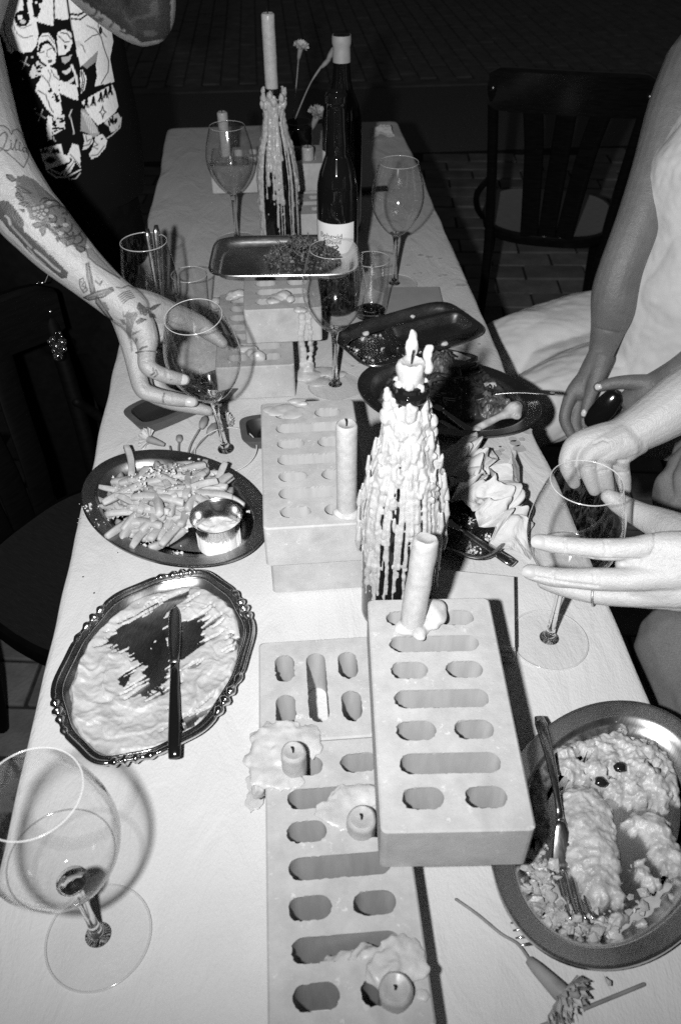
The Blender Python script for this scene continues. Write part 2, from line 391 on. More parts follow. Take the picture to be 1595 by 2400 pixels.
wv = ramp(nt, tex(nt, 380, 3, 0.6, stretch=(3, 1, 0.5)), 0.35, 0.6, 0.78, 1.0)
wm = nt.nodes.new('ShaderNodeMath'); wm.operation = 'MULTIPLY'; nt.links.new(attr(nt, 'ink'), wm.inputs[0]); nt.links.new(wv, wm.inputs[1])
nt.links.new(mixc(nt, wm.outputs[0], 0.004, 0.86), b.inputs['Base Color'])
MT['paver'] = plain('dark_paver', 0.12, 0.18, 9, 0.85, 0.15, bmp=0.6, bdist=0.004, bscale=120)
MT['paver_b'] = plain('dark_paver_worn', 0.15, 0.22, 14, 0.85, 0.15, bmp=0.6, bdist=0.004, bscale=120)
MT['joint'] = plain('paver_joint_sand', 0.03, 0.05, 60, 0.95, 0.05)
MT['asphalt'] = plain('asphalt', 0.12, 0.18, 90, 0.9, 0.1, bmp=0.7, bdist=0.006, bscale=300)
MT['stain'] = plain('grease_stain', 0.40, 0.48, 90, 0.5, 0.3)
MT['stain_dark'] = plain('dark_food_spot', 0.06, 0.1, 90, 0.5, 0.3)
# ================================================================== street and paving
GZ = -0.75
def sheet(name, x0, x1, y0, y1, z, mat):
    return tag(ob(name, ([(x0, y0, z), (x1, y0, z), (x1, y1, z), (x0, y1, z)], [(0, 1, 2, 3)]), mat, smooth=False), kind='structure')
ground = sheet('ground', -40, 40, -20, 60, GZ-0.02, MT['joint'])
pavement = sheet('pavement', -6, 6, -3, 4.5, GZ-0.008, MT['joint'])
road = sheet('road', -6, 6, 4.5, 5.8, GZ-0.006, MT['asphalt'])
far_pavement = sheet('far_pavement', -8, 8, 5.8, 14, GZ-0.008, MT['asphalt'])
ya = math.radians(-7)
def paver_mesh(l, w, seed):
    r = random.Random(seed)
    v, f = box(0, 0, -0.02, l, w, 0.04, 0.004)
    return mesh(([(x+r.uniform(-.001, .001), y+r.uniform(-.001, .001), z+r.uniform(-.0008, .0008)) for x, y, z in v], f), False, 'paver')
PM = [paver_mesh(0.232, 0.113, s) for s in range(5)]
for i, q in enumerate(PM): q.materials.append(MT['paver'] if i % 2 else MT['paver_b'])
spots = []
for r in range(-3, 46):
    for c in range(-22, 24):
        lx = c*0.240+(0.120 if r % 2 else 0); ly = r*0.121
        x = lx*math.cos(ya)-ly*math.sin(ya); y = lx*math.sin(ya)+ly*math.cos(ya)
        if not (-2.2 < x < 3.4 and 0.3 < y < 4.42): continue
        p = proj([(x, y, GZ)])[0]
        if -60 < p[0] < 1655 and 150 < p[1] < 2300:
            hid = p[1] > 300 and (396-.232*(p[1]-300))+40 < p[0] < (934+.436*(p[1]-284))-40
            spots.append((0 if not hid else 1, np.linalg.norm(np.array([x, y, GZ])-EYE), x, y))
spots.sort()
rest = []
for i, (h, d, x, y) in enumerate(spots):
    rz = ya+random.uniform(-.012, .012); z = GZ+random.uniform(-.003, .003)
    if i < 290:
        o = link('paver', PM[i % 5], None, pavement); o.location = (x, y, z); o.rotation_euler.z = rz
    else: rest.append(move(box(0, 0, -0.02, 0.232, 0.113, 0.04), x, y, z, rz))
if rest: tag(ob('paver_field', join(*rest), MT['paver'], pavement, smooth=False), kind='stuff')
far = []
for c in range(-30, 44):
    for r in range(0, 22):
        x = c*0.118; y = 5.92+r*0.208+(0.104 if c % 2 else 0)
        far.append(box(x+0.16*(y-4.5)*0, y, GZ-0.02+random.uniform(-.002, .003), 0.106, 0.198, 0.04))
tag(ob('paver_field', join(*far), MT['paver_b'], far_pavement, smooth=False), kind='stuff')
kerb = ob('kerb', box(0, 5.8, GZ-0.058, 12, 0.12, 0.12, 0.01), MT['paver'], smooth=False); tag(kerb, kind='structure')

# ================================================================== table and its paper cover
XL, XR, YF, YN = -0.277, 0.363, 2.478, -0.05
tb = thing('dining_table', 'long narrow dining table hidden under the white paper cover', 'table', ((XL+XR)/2, 1.2, GZ))
ob('tabletop', box((XL+XR)/2, (YF+YN)/2, -0.0185, XR-XL-0.012, YF-YN-0.012, 0.03, 0.004), MT['tabletop'], tb, True)
for lx in (XL+0.06, XR-0.06):
    for ly in (YN+0.06, 1.2, YF-0.1):
        ob('leg', box(lx, ly, (GZ-0.0335)/2, 0.05, 0.05, -GZ-0.0335, 0.004), MT['wood_black'], tb, True)
# paper sheet with rounded fold at the edges
nx, ny = 46, 150
def cover():
    v, f = [], []
    prof = [(-0.004, -0.055), (-0.003, -0.02), (-0.0015, -0.006), (0.0012, -0.0014), (0.006, 0.0)]
    xs = [(XL+a, z) for a, z in prof]+[(x, 0.0) for x in np.linspace(XL+0.02, XR-0.02, nx)]+[(XR-a, z) for a, z in reversed(prof)]
    ys = [(y, 0.0) for y in np.linspace(YN, YF-0.02, ny)]+[(YF-a, z) for a, z in reversed(prof)]
    for j, (y, zy) in enumerate(ys):
        for i, (x, zx) in enumerate(xs):
            z = min(zx, zy)
            # rounded far corners
            ex = max(0, x-(XR-0.02)); exl = max(0, (XL+0.02)-x); ey = max(0, y-(YF-0.02)); e = max(ex, exl)
            xx, yy = x, y
            if e > 0 and ey > 0:
                h = math.hypot(e, ey); k = max(e, ey)/h; xx = (XR-0.02+ex*k) if ex > 0 else (XL+0.02-exl*k); yy = YF-0.02+ey*k
            wob = 0.0022*noise.noise(Vector((0, y*3.1, 1.0 if x > 0 else 5)))+0.001*noise.noise(Vector((0, y*11, 2)))
            if z < -0.001: xx += wob*3 if x > 0 else -wob*3
            elif 0.0 < z+0.0005: z += 0.0007*noise.noise(Vector((x*9, y*5, 3)))-0.0006
            v.append((xx, yy, z-0.0002))
    n = len(xs)
    for j in range(len(ys)-1):
        for i in range(n-1): f.append((j*n+i, j*n+i+1, (j+1)*n+i+1, (j+1)*n+i))
    return v, f
paper = tag(ob('paper_tablecloth', cover(), MT['paper']), 'white embossed paper sheet covering the whole long table', 'tablecloth')
def stain(px, py, r, mat, asp=1.0, seed=0):
    c = U(px, py, 0.0004); n = 20; a0 = seed*1.3
    v = [(c[0], c[1], 0.0006)]+[(c[0]+r*math.cos(2*PI*i/n)*(1+.35*noise.noise(Vector((math.cos(2*PI*i/n)*1.4+seed, math.sin(2*PI*i/n)*1.4, seed)))), c[1]+asp*r*math.sin(2*PI*i/n)*(1+.35*noise.noise(Vector((math.sin(2*PI*i/n)*1.4+seed*2, math.cos(2*PI*i/n)*1.4, seed)))), 0.0006) for i in range(n)]
    ob('stain', (v, [(0, 1+i, 1+(i+1) % n) for i in range(n)]), mat, paper, smooth=False)
for i, (x, y, r, k, a) in enumerate([(1207, 1038, .008, 0, 1), (1216, 1052, .009, 0, 1), (1200, 1030, .006, 0, 1), (1222, 1030, .005, 0, 1), (1166, 1062, .006, 0, 1), (1174, 1055, .004, 0, 1), (1235, 1010, .008, 0, 1),
        (1171, 1047, .002, 1, 1), (1004, 602, .008, 0, .5), (985, 598, .006, 0, .8), (1030, 606, .005, 0, .6), (985, 640, .003, 0, 1), (1042, 645, .004, 0, 1), (1030, 647, .004, 0, 1), (970, 642, .003, 0, 1), (955, 622, .005, 0, .6),
        (825, 858, .003, 0, 1), (840, 852, .002, 0, 1), (1068, 819, .014, 0, .6), (1082, 727, .006, 0, .8), (880, 598, .012, 0, .4), (1122, 806, .003, 0, 1), (900, 688, .004, 0, .6), (195, 1352, .0012, 1, 1), (221, 1390, .0012, 1, 1), (1080, 668, .012, 0, .5), (560, 620, .01, 0, .5)]):
    stain(x, y, r, MT['stain_dark'] if k else MT['stain'], a, i)

# ================================================================== perforated clay bricks
BH, BW, BL = 0.058, 0.12, 0.243
def stadium(cx, cy, w, h, n=15):
    r = h/2; p = []
    for s, x in ((1, cx+w/2-r), (-1, cx-w/2+r)):
        for i in range(n):
            a = (-PI/2+PI*i/(n-1)) if s > 0 else (PI/2+PI*i/(n-1))
            p.append((x+r*math.cos(a), cy+r*math.sin(a)))
    out = []                                  # add points on the straight sides
    for i in range(len(p)):
        a, b = p[i], p[(i+1) % len(p)]; d = math.hypot(b[0]-a[0], b[1]-a[1]); k = max(1, int(d/0.0020))
        for t in range(k): out.append((a[0]+(b[0]-a[0])*t/k, a[1]+(b[1]-a[1])*t/k))
    return out
def brick_vf(seed):
    r = random.Random(seed)
    holes = []
    for i in range(7):
        y = 0.001+(3-i)*0.0316+r.uniform(-.0008, .0008)
        if i % 2 == 0: holes += [stadium(-0.0252+r.uniform(-.001, .001), y, 0.0345+r.uniform(-.001, .001), 0.0195), stadium(0.0245+r.uniform(-.001, .001), y, 0.0345+r.uniform(-.001, .001), 0.0195)]
        else: holes += [stadium(0, y, 0.084+r.uniform(-.0015, .0015), 0.0196)]
    # outer outline with softened, slightly chipped corners
    c = 0.005; out = []
    for sx, sy, a0 in ((1, 1, 0), (-1, 1, 90), (-1, -1, 180), (1, -1, 270)):
        for k in range(4):
            a = math.radians(a0+k*30); out.append((sx*(BW/2-c)+c*math.cos(a), sy*(BL/2-c)+c*math.sin(a)))
    dense = []
    for i in range(len(out)):
        a, b = out[i], out[(i+1) % len(out)]; d = math.hypot(b[0]-a[0], b[1]-a[1]); k = max(1, int(d/0.02))
        for t in range(k): dense.append((a[0]+(b[0]-a[0])*t/k, a[1]+(b[1]-a[1])*t/k))
    bm = bmesh.new()
    def loop(pts, z): return [bm.verts.new((x, y, z)) for x, y in pts]
    def edges(l): return [bm.edges.new((l[i], l[(i+1) % len(l)])) for i in range(len(l))]
    bev = 0.0016
    def shrink(pts, d): return [(x*(1-d/(BW/2)), y*(1-d/(BL/2))) for x, y in pts]
    top_o = loop(shrink(dense, bev), BH); mid_t = loop(dense, BH-bev); mid_b = loop(dense, bev); bot_o = loop(shrink(dense, bev), 0)
    ragged = []
    for h in holes:
        q = []
        for i, (x, y) in enumerate(h):
            cx = sum(p[0] for p in h)/len(h); cy = sum(p[1] for p in h)/len(h)
            k = r.uniform(-.0009, .0004)+(.0008*noise.noise(Vector((x*300, y*300, seed))))
            left = 1.25 if x < cx-.25*(max(p[0] for p in h)-cx) else (.75 if y < cy else .35)
            dx, dy = x-cx, y-cy; L = math.hypot(dx, dy)
            q.append((x+dx/L*k*left, y+dy/L*k*left))
        ragged.append(q)
    tl = [loop(q, BH) for q in ragged]; il = [loop(h, BH-0.0025) for h in holes]; bl = [loop(h, 0) for h in holes]
    et = edges(top_o); eb = edges(bot_o)
    for l in tl: et += edges(l)
    for l in bl: eb += edges(l)
    bmesh.ops.triangle_fill(bm, edges=et, use_beauty=True, use_dissolve=False)
    bmesh.ops.triangle_fill(bm, edges=eb, use_beauty=True, use_dissolve=False)
    def wall(a, b, m):
        for i in range(len(a)):
            j = (i+1) % len(a); f = bm.faces.new((a[i], a[j], b[j], b[i])); f.material_index = m
    wall(top_o, mid_t, 0); wall(mid_t, mid_b, 0); wall(mid_b, bot_o, 0)
    for a, i_, b_ in zip(tl, il, bl): wall(a, i_, 1); wall(i_, b_, 1)
    bmesh.ops.recalc_face_normals(bm, faces=bm.faces)
    me = bpy.data.meshes.new('brick'); bm.to_mesh(me); bm.free()
    me.materials.append(MT['brick']); me.materials.append(MT['brick_hole']); return me
BM = [brick_vf(s) for s in (3, 11, 29)]
def brick(i, x, y, z, rz, label):
    o = bpy.data.objects.new('brick', BM[i % 3]); COL.objects.link(o); o.location = (x, y, z); o.rotation_euler.z = rz
    return tag(o, label, 'brick', 'perforated bricks used as candle stands')
e = 0.0006
brick(0, 0.0222, 0.4403-BL/2-0.001, 0, -0.006, 'perforated clay brick lying lowest and nearest, cut by the bottom edge of the picture')
brick(1, 0.0795, 0.4985+0.001, 0, PI/2-0.008, 'perforated clay brick laid crosswise, tucked under the big tilted-forward top brick')
brick(2, 0.1216, 0.4318, BH+e, -0.0644, 'perforated clay brick on top of the nearest stack with the leaning candle')
brick(0, 0.0325, 0.8035, 0, 0.002, 'lower brick of the middle stack, between fries platter and wax-covered bottle')
brick(2, 0.0284, 0.7903, BH+e, PI+0.0003, 'top brick of the middle stack with a tall straight candle on its corner')
brick(1, -0.0419, 1.221, 0, -0.004, 'lower brick behind the hand-held wine glass, smeared with wax')
brick(0, 0.0053, 1.2875, BH+e, PI-0.004, 'brick under the tray of stalks with wax running down its front')
brick(2, 0.0655, 1.80, 0, 0.02, 'lowest brick far down the table, under the crosswise one')
brick(1, -0.006, 1.865, BH+e, PI/2-0.02, 'crosswise brick far down the table behind the wax-dripped bottle')
# ================================================================== candles and wax
def taper(L, r, seed, lean=0.0):
    rr = random.Random(seed); pts = []; rad = []
    for i in range(15):
        t = i/14; pts.append((lean*t*t*L, 0.0006*math.sin(t*9+seed), t*L)); rad.append(r*(1.0+rr.uniform(-.03, .03))*(1.04-0.05*t))
    return pts, rad
def candle_vf(L, r, seed, rough=0.0, pit=0.3, n=20):
    v, f = [], []
    zs = [0, .003]+list(np.linspace(.006, L-.004, 12))+[L-.0015, L]
    for j, z in enumerate(zs):
        k = 1.0
        if z > L-.001: k = .80
        elif z > L-.003: k = .95
        for i in range(n):
            a = 2*PI*i/n; w = 1+rough*noise.noise(Vector((math.cos(a)*1.5+seed, math.sin(a)*1.5, z*60)))
            zz = z+(rough*0.012*noise.noise(Vector((math.cos(a)*2+seed, math.sin(a)*2, 3))) if z > L-.004 else 0)
            v.append((r*k*w*math.cos(a), r*k*w*math.sin(a), zz))
    m = len(zs)
    for kk, dz in ((.5, -.0015*pit*3), (.12, -.003*pit*3)):
        for i in range(n):
            a = 2*PI*i/n; v.append((r*kk*math.cos(a), r*kk*math.sin(a), L+dz))
    m += 2
    for j in range(m-1):
        for i in range(n): f.append((j*n+i, j*n+(i+1) % n, (j+1)*n+(i+1) % n, (j+1)*n+i))
    f.append(tuple((m-1)*n+i for i in range(n))); f.append(tuple(reversed(range(n))))
    return v, f
def wick_vf(z, h=0.006, r=0.0009):
    return tube([(0, 0, z-.004), (0.0003, 0, z+h*.5), (0.0012, 0.0004, z+h)], r, 6)
def puddle_vf(lobes, seed, z0=0.0, h=0.004):
    parts = []
    for i, (x, y, r) in enumerate(lobes):
        parts.append(blob((x, y, z0+h*.3), r, 2, (1, 1, h/r), 0.25, 1.5, seed+i))
    return parts
def candle(label, base, L, r, seed, axis=None, rough=0.05, lobes=(), extra=(), wick=True, name='candle', mat='wax'):
    ax = Vector(axis).normalized() if axis is not None else Vector((0, 0, 1))
    M = Matrix.Translation(Vector(base)) @ ax.to_track_quat('Z', 'Y').to_matrix().to_4x4()
    t = thing(name, label, 'candle', M=M, group='candles on the table')
    ob('shaft', candle_vf(L, r, seed, rough), MT[mat], t, angle=0.8)
    if wick: ob('wick', wick_vf(L), MT['wick'], t)
    if lobes or extra:
        parts = puddle_vf([(base[0]+x, base[1]+y, q) for x, y, q in lobes], seed, base[2], 0.005)+list(extra)
        link('wax_puddle', remesh(join(*parts), 0.0010, 14), MT['wax_old'], t, True)
    return t
# tall straight candle on the corner of the middle brick stack
zb = 2*BH+e
cD = U(814, 1212, zb)
candle('tall straight white candle standing on the corner of the middle brick stack', (cD[0], cD[1]+0.010, zb), 0.118, 0.0113, 1, rough=0.03,
       lobes=[(0, -.004, .013), (-.008, -.004, .008), (.006, -.008, .009)])
# leaning half-burnt candle on the near top brick
cb = U(968, 1470, zb); ct = V(1003, 1285, cb[1]+0.012)
candle('leaning half-burnt candle stuck to the near top brick', (cb[0]-0.001, cb[1]+0.003, zb), 0.098, 0.0118, 2, axis=(ct[0]-cb[0], 0.018, ct[2]-zb), rough=0.10, wick=False,
       lobes=[(0, -.003, .013), (.006, -.009, .009), (-.008, -.004, .010)],
       extra=[blob((cb[0]+.022, cb[1]+.012, zb+.006), .012, 3, (1, 1.3, .7), .2, 1.4, 5), blob((cb[0]+.017, cb[1]+.0, zb+.004), .009, 2, (1, 1, .6), .2, 1.4, 9), blob((cb[0]+.004, cb[1]-.012, zb+.004), .007, 2, (1, 1.2, .7), .3, 1.5, 4)])
# stub in the hole of the nearest brick, wax spilling over the edge
s1 = U(690, 1800, BH)
candle('melted candle stub spilling wax over the left edge of the nearest brick', (s1[0], s1[1], BH-.012), 0.040, 0.0112, 3, rough=0.06,
       lobes=[], extra=[blob((s1[0]+dx, s1[1]+dy, BH+dz*(.6 if dz > 0 else 1)), r_*(1.12 if k_ < .6 else 1), 3, (1, 1, k_*(.55 if k_ < .6 else 1)), .55, 2.2, i) for i, (dx, dy, dz, r_, k_) in enumerate([
           (-.020, .030, .002, .016, .4), (-.006, .034, .003, .014, .45), (.012, .030, .002, .012, .35), (.016, .019, .002, .010, .35), (-.026, .014, .002, .015, .4), (-.024, -.004, .002, .014, .35), (-.012, -.012, .002, .010, .35),
           (-.033, .02, -.004, .008, .8), (-.034, .0, -.006, .008, 1.0), (-.034, -.008, -.018, .006, 1.8), (.002, -.014, .001, .006, .5), (-.012, .012, .004, .012, .5), (-.040, .022, -.055, .008, .25), (-.040, .002, -.055, .009, .25), (-.034, .012, -.030, .006, 3.0), (-.035, .022, -.028, .0055, 3.2), (.004, .046, .001, .003, .6), (.018, .038, .001, .006, .4)])])
s2 = U(852, 1935, BH)
candle('round candle stub wedged beside the near top brick', (s2[0]-.002, s2[1]-.001, BH-.010), 0.026, 0.0125, 4, rough=0.07,
       extra=[blob((s2[0]+dx, s2[1]+dy, BH+.0006), r_*1.1, 3, (1, 1, .24), .55, 2.2, 20+i) for i, (dx, dy, r_) in enumerate([(-.020, .012, .012), (-.012, .022, .014), (.002, .026, .013), (-.03, .016, .009), (-.012, .004, .010)])])
s3 = U(925, 2332, BH)
candle('candle stub in a smear of wax at the bottom edge of the picture', (s3[0], s3[1], BH-.018), 0.032, 0.0125, 5, rough=0.08,
       extra=[blob((s3[0]+dx, s3[1]+dy, BH+dz*(.5 if dz > 0 else 1)), r_*1.1, 3, (1, 1, k_*.6), .55, 2.2, 40+i) for i, (dx, dy, dz, r_, k_) in enumerate([
           (-.006, .016, .004, .012, .7), (.010, .018, .003, .010, .5), (-.014, .026, -.004, .010, .7), (.004, .030, -.002, .012, .6), (.020, .016, .002, .008, .5), (.017, .030, .002, .008, .5), (-.030, .029, -.016, .011, .6), (-.045, .028, -.020, .010, .6), (-.058, .027, -.024, .008, .5), (-.018, .029, -.010, .011, .6), (.020, -.002, .000, .005, .6)])])
# two far candles on the crosswise brick
zf = 2*BH+2*e
q = V(528, 345, 1.86); candle('short candle on the far brick seen through the wine glass', (q[0], 1.86, zf), max(0.05, float(V(517, 262, 1.86)[2])-zf), 0.011, 6)
q = V(722, 384, 1.83); candle('small candle stub on the far brick right of the waxed bottle', (q[0], 1.83, zf), 0.026, 0.0125, 7)
# loose wax on the middle bricks
def wax_lump(label, blobs):
    me = remesh(join(*[blob(c, r, 2, sc, .3, 1.4, 60+i) for i, (c, r, sc) in enumerate(blobs)]), 0.0012, 5)
    return tag(link('wax_lump', me, MT['wax_old']), label, 'wax', 'wax lumps on the bricks')
def P3(px, py, z, r, sc=(1, 1, 1)): return (tuple(U(px, py, z)), r, sc)
fy = 1.166
wax_lump('wax run curling over the brick under the stalk tray and down its front', [P3(650, 697, .117, .012, (1.3, 1, .4)), P3(665, 692, .118, .013, (1, 1, .5)), P3(680, 700, .117, .010, (.7, 1, .5)), P3(640, 705, .117, .010, (1.2, 1, .4)), P3(700, 726, .116, .009, (1, 1, .5)), P3(712, 727, .116, .007, (1, 1, .5))]
         + [((.0325+.0015*math.sin(k), 1.1645, .112-k*.0095), .0075, (.8, .45, 1.0)) for k in range(12)] + [((.0455+.0012*math.sin(k*2), 1.165, .112-k*.0095), .0052, (.8, .5, 1.1)) for k in range(12)]
         + [((.036, 1.155, .004), .022, (1, .9, .3)), ((.062, 1.165, .003), .020, (1.2, .8, .2)), ((.085, 1.155, .002), .016, (1.2, .7, .2)), ((.055, 1.135, .002), .018, (1.2, .8, .15)), ((.040, 1.165, .012), .012, (1, 1, 1))])
wax_lump('crumbled wax piece on the lower brick behind the hand-held glass', [P3(592, 828, .060, .010, (1.2, .9, .7)), P3(605, 836, .061, .011, (1.2, .8, .8)), P3(578, 818, .060, .012, (1.4, .7, .4)), P3(560, 815, .060, .009, (1.2, .8, .4))])
wax_lump('pale wax stub at the left end of the waxed lower brick', [P3(504, 720, .02, .010, (.9, .9, 1.0)), P3(504, 712, .034, .0095, (.9, .9, 1.2)), P3(506, 705, .045, .008, (1, 1, .8))])
wax_lump('smooth wax bulge on the far edge of the waxed lower brick', [P3(548, 692, .060, .012, (1.2, 1, .6)), P3(560, 688, .063, .011, (1.2, 1, .6)), P3(541, 697, .059, .009, (1.2, 1, .5))])
wax_lump('thin flake of wax on the far edge of the middle stack', [P3(695, 940, .119, .008, (1.6, .8, .35)), P3(708, 946, .119, .006, (1.4, .8, .35))])
pud = [P3(648, 965, .1165, .012, (1.2, .9, .12)), P3(668, 958, .1165, .014, (1.2, .9, .12)), P3(685, 968, .1165, .014, (1.0, 1, .12)), P3(630, 960, .1165, .009, (1, .9, .12)), P3(700, 962, .1165, .010, (1, .9, .12))]
wax_lump('flat dark wax pool round the corner hole of the middle stack', pud).data.materials[0] = MT['stain']

# ================================================================== bottles
def bottle_profile(H, R, neck=0.0145, sh=0.55, flute=False):
    if flute: pts = [(0, .002), (R*.85, 0), (R, .006), (R, .03), (R, H*.30), (R, H*.50), (R*.99, H*.56), (R*.95, H*.62), (R*.84, H*.67), (R*.68, H*.71), (R*.54, H*.745), (neck*1.22, H*.79), (neck*1.08, H*.85), (neck, H*.955), (neck*1.14, H*.958), (neck*1.14, H*.985), (neck*.95, H), (neck*.75, H-.002), (neck*.7, H-.03)]
    else: pts = [(0, .002), (R*.85, 0), (R, .006), (R, .03), (R, H*.45), (R*.98, H*.52), (R*.80, H*.66), (R*.55, H*.76), (neck*1.08, H*.85), (neck, H*.93), (neck, H*.945), (neck*1.16, H*.948), (neck*1.18, H*.972), (neck*1.02, H*.976), (neck*1.02, H*.998), (neck*.8, H), (neck*.72, H-.03)]
    return [tuple(q) for q in pts]
def dense_prof(p, k=5):
    out = []
    for a, b in zip(p[:-1], p[1:]):
        for t in range(k): out.append((a[0]+(b[0]-a[0])*t/k, a[1]+(b[1]-a[1])*t/k))
    return out+[p[-1]]
def prof_r(prof):
    pr = [(z, r) for r, z in prof[2:]]
    zs = [z for z, r in pr]; rs = [r for z, r in pr]
    n = zs.index(max(zs))+1
    return lambda z: float(np.interp(z, zs[:n], rs[:n]))
def wax_coat(H, rf, n, seed, ztop, lens, thick, crust, zc=.05, side=None, zlo=.0):
    rr = random.Random(seed); parts = []
    for i in range(n):
        a = rr.uniform(0, 2*PI)
        if side is not None and rr.random() < side[1]: a = rr.gauss(side[0], side[2])
        z0 = ztop-abs(rr.gauss(0, zc)); L = rr.uniform(*lens)
        th = rr.uniform(*thick)*(1.6 if rr.random() < .15 else 1.0); pts = []; rad = []; k = max(8, int(L/.0035)); da = 0
        for j in range(k+1):
            t = j/k; z = z0-L*t
            if z < .006+zlo: break
            da += rr.uniform(-.010, .010)
            lump = .75+.9*abs(noise.noise(Vector((i*3.7, z*95, seed))))+.35*abs(noise.noise(Vector((i*1.3, z*260, seed+3))))
            q = th*lump*(1.15-.5*t)
            if t > .95: q = th*1.15
            ra = rf(z)+q*.30
            pts.append((ra*math.cos(a+da), ra*math.sin(a+da), z)); rad.append(q)
        if len(pts) > 3: parts.append(tube(pts, rad, 7))
        if rr.random() < .55 and z0-L > .03:
            for d_ in range(rr.randint(1, 3)):
                zz = z0-L-rr.uniform(.006, .04)
                if zz > .008: parts.append(blob((rf(zz)*math.cos(a+da), rf(zz)*math.sin(a+da), zz), th*rr.uniform(.4, .8), 1, (1, 1, rr.uniform(1, 2.2)), .1))
    for i in range(crust):
        a = rr.uniform(0, 2*PI) if rr.random() < .5 else rr.gauss(-PI/2, .9); z = ztop-abs(rr.gauss(0, zc*1.1)); ra = rf(z)+.0012
        parts.append(blob((ra*math.cos(a), ra*math.sin(a), z), rr.uniform(.0018, .0052), 2, (1, 1, rr.uniform(.9, 2.2)), .4, 1.8, i))
    return parts
# near bottle, thickly coated
nb = U(857, 1455, 0); NX, NY = nb[0]+.0375, nb[1]+.012
NBH = 0.312
pf = bottle_profile(NBH, .0415, .0155)
t = thing('wine_bottle', 'dark wine bottle thickly coated in dripping white wax with a stub candle in its mouth', 'bottle', (NX, NY, 0), group='wine bottles')
ob('bottle_body', lathe(dense_prof(pf, 4), 48), MT['bottle'], t)
rf = prof_r(pf)
parts = wax_coat(NBH, rf, 112, 5, .284, (.06, .19), (.0010, .0023), 60, .042, side=(-PI*.55, .4, .9))
parts += wax_coat(NBH, rf, 40, 6, .17, (.05, .13), (.0010, .0017), 0, .03)
rr = random.Random(31)
for i in range(330):                     # flaky crust, thickest round shoulder and neck
    a = rr.uniform(0, 2*PI); z = .290-abs(rr.gauss(0, .054)); th = .0014+.0030*max(0, 1-abs(z-.225)/.06)
    ra = rf(z)+th*rr.uniform(.2, 1.5)
    parts.append(blob((ra*math.cos(a), ra*math.sin(a), z), rr.uniform(.0013, .0036), 2, (rr.uniform(.7, 1.2), rr.uniform(.7, 1.2), rr.uniform(1.2, 3.6)), .65, 2.8, i))
for i in range(40):                      # hanging lumps on the outline
    a = (PI if i % 2 else 0)+rr.gauss(0, .45)-.15; z = rr.uniform(.10, .25); ra = rf(z)+.004
    parts.append(tube([(ra*math.cos(a), ra*math.sin(a), z+.016), ((ra+.001)*math.cos(a), (ra+.001)*math.sin(a), z), ((ra+.0004)*math.cos(a), (ra+.0004)*math.sin(a), z-.014)], [.0016, .0030*rr.uniform(.6, 1.3), .0014], 7))
for i in range(30):                      # ragged collar under the lip
    a = i*2.4; z = .284+.010*math.sin(i*1.7); parts.append(blob(((rf(z)+.0020)*math.cos(a), (rf(z)+.0020)*math.sin(a), z-.012*(i % 3)), .0040+.0030*(i % 4)/3, 2, (1, 1, 1.7), .6, 2.4, i))
for x, z, r in ((-.020, .290, .0058), (-.021, .300, .0046), (-.021, .279, .0075), (-.022, .306, .0028), (.021, .268, .0070), (.023, .256, .006), (-.018, .262, .008)): parts.append(blob((x, -.004, z), r, 2, (1, 1, 1.4), .45, 2.2))
link('wax_coat', remesh(join(*parts), 0.00085, 0), MT['wax'], t)
cl = thing('candle', 'burnt-down candle stub in the mouth of the near wax-covered bottle', 'candle', (NX, NY, NBH-.006), group='candles on the table')
ob('shaft', candle_vf(.027, .0128, 9, .24), MT['wax'], cl, angle=.9); ob('wick', wick_vf(.027, .010), MT['wick'], cl)
ex = [blob((.001, .010, .036), .0062, 2, (1, .8, 1.7), .3, 1.6, 3), blob((.002, .011, .044), .0042, 2, (1, 1, 1.7), .25, 1.6, 4), blob((.001, .011, .049), .0026, 2, (1, 1, 1.5), .2, 1.4, 5), blob((.0145, .002, .032), .0048, 2, (.9, .9, 1.9), .35, 1.7, 6), blob((.0155, .0, .020), .0050, 2, (1, 1, 1.5), .35, 1.6, 7), blob((.0165, .001, .038), .0030, 2, (1, 1, 1.4), .3, 1.6, 11)]+[blob((.0125*math.cos(k*.9), .0125*math.sin(k*.9), .004+.002*(k % 3)), .0042, 2, (1, 1, 1.2), .4, 1.7, k+20) for k in range(7)]
link('wax_drips', remesh(join(*ex), .0009, 1), MT['wax'], cl)
# far waxed bottle with tall candle
FY = 1.62
f0 = V(650, 470, FY)[0]; FBH = float(V(642, 205, FY)[2])
pf = bottle_profile(FBH, .0375, .0145); rf = prof_r(pf)
t = thing('wine_bottle', 'dark wine bottle with long wax runs and a tall new candle', 'bottle', (f0+.003, FY, 0), group='wine bottles')
ob('bottle_body', lathe(dense_prof(pf, 4), 44), MT['bottle'], t)
parts = wax_coat(FBH, rf, 30, 12, FBH-.012, (.10, .29), (.0009, .0018), 24, .025)
parts += wax_coat(FBH, rf, 26, 13, FBH-.02, (.14, .27), (.0022, .0040), 0, .015, side=(-PI*.86, 1.0, .16))
parts += wax_coat(FBH, rf, 16, 14, FBH-.01, (.08, .17), (.0024, .0038), 0, .010, side=(-PI*.52, 1.0, .22))
parts += wax_coat(FBH, rf, 12, 15, FBH-.01, (.08, .15), (.0020, .0034), 0, .012, side=(-PI*.12, 1.0, .25))
for k in range(16): parts.append(blob(((rf(FBH-.01)+.003)*math.cos(k*1.1), (rf(FBH-.01)+.003)*math.sin(k*1.1), FBH-.008-.006*(k % 4)), .0055, 2, (1, 1, 1.5), .4, 1.7, k))
link('wax_coat', remesh(join(*parts), .001, 1), MT['wax'], t)
candle('tall new candle rising from the far wax-dripped bottle', (f0+.001, FY, FBH-.008), float(V(637, 30, FY)[2])-FBH+.008, .0115, 14, rough=.05)
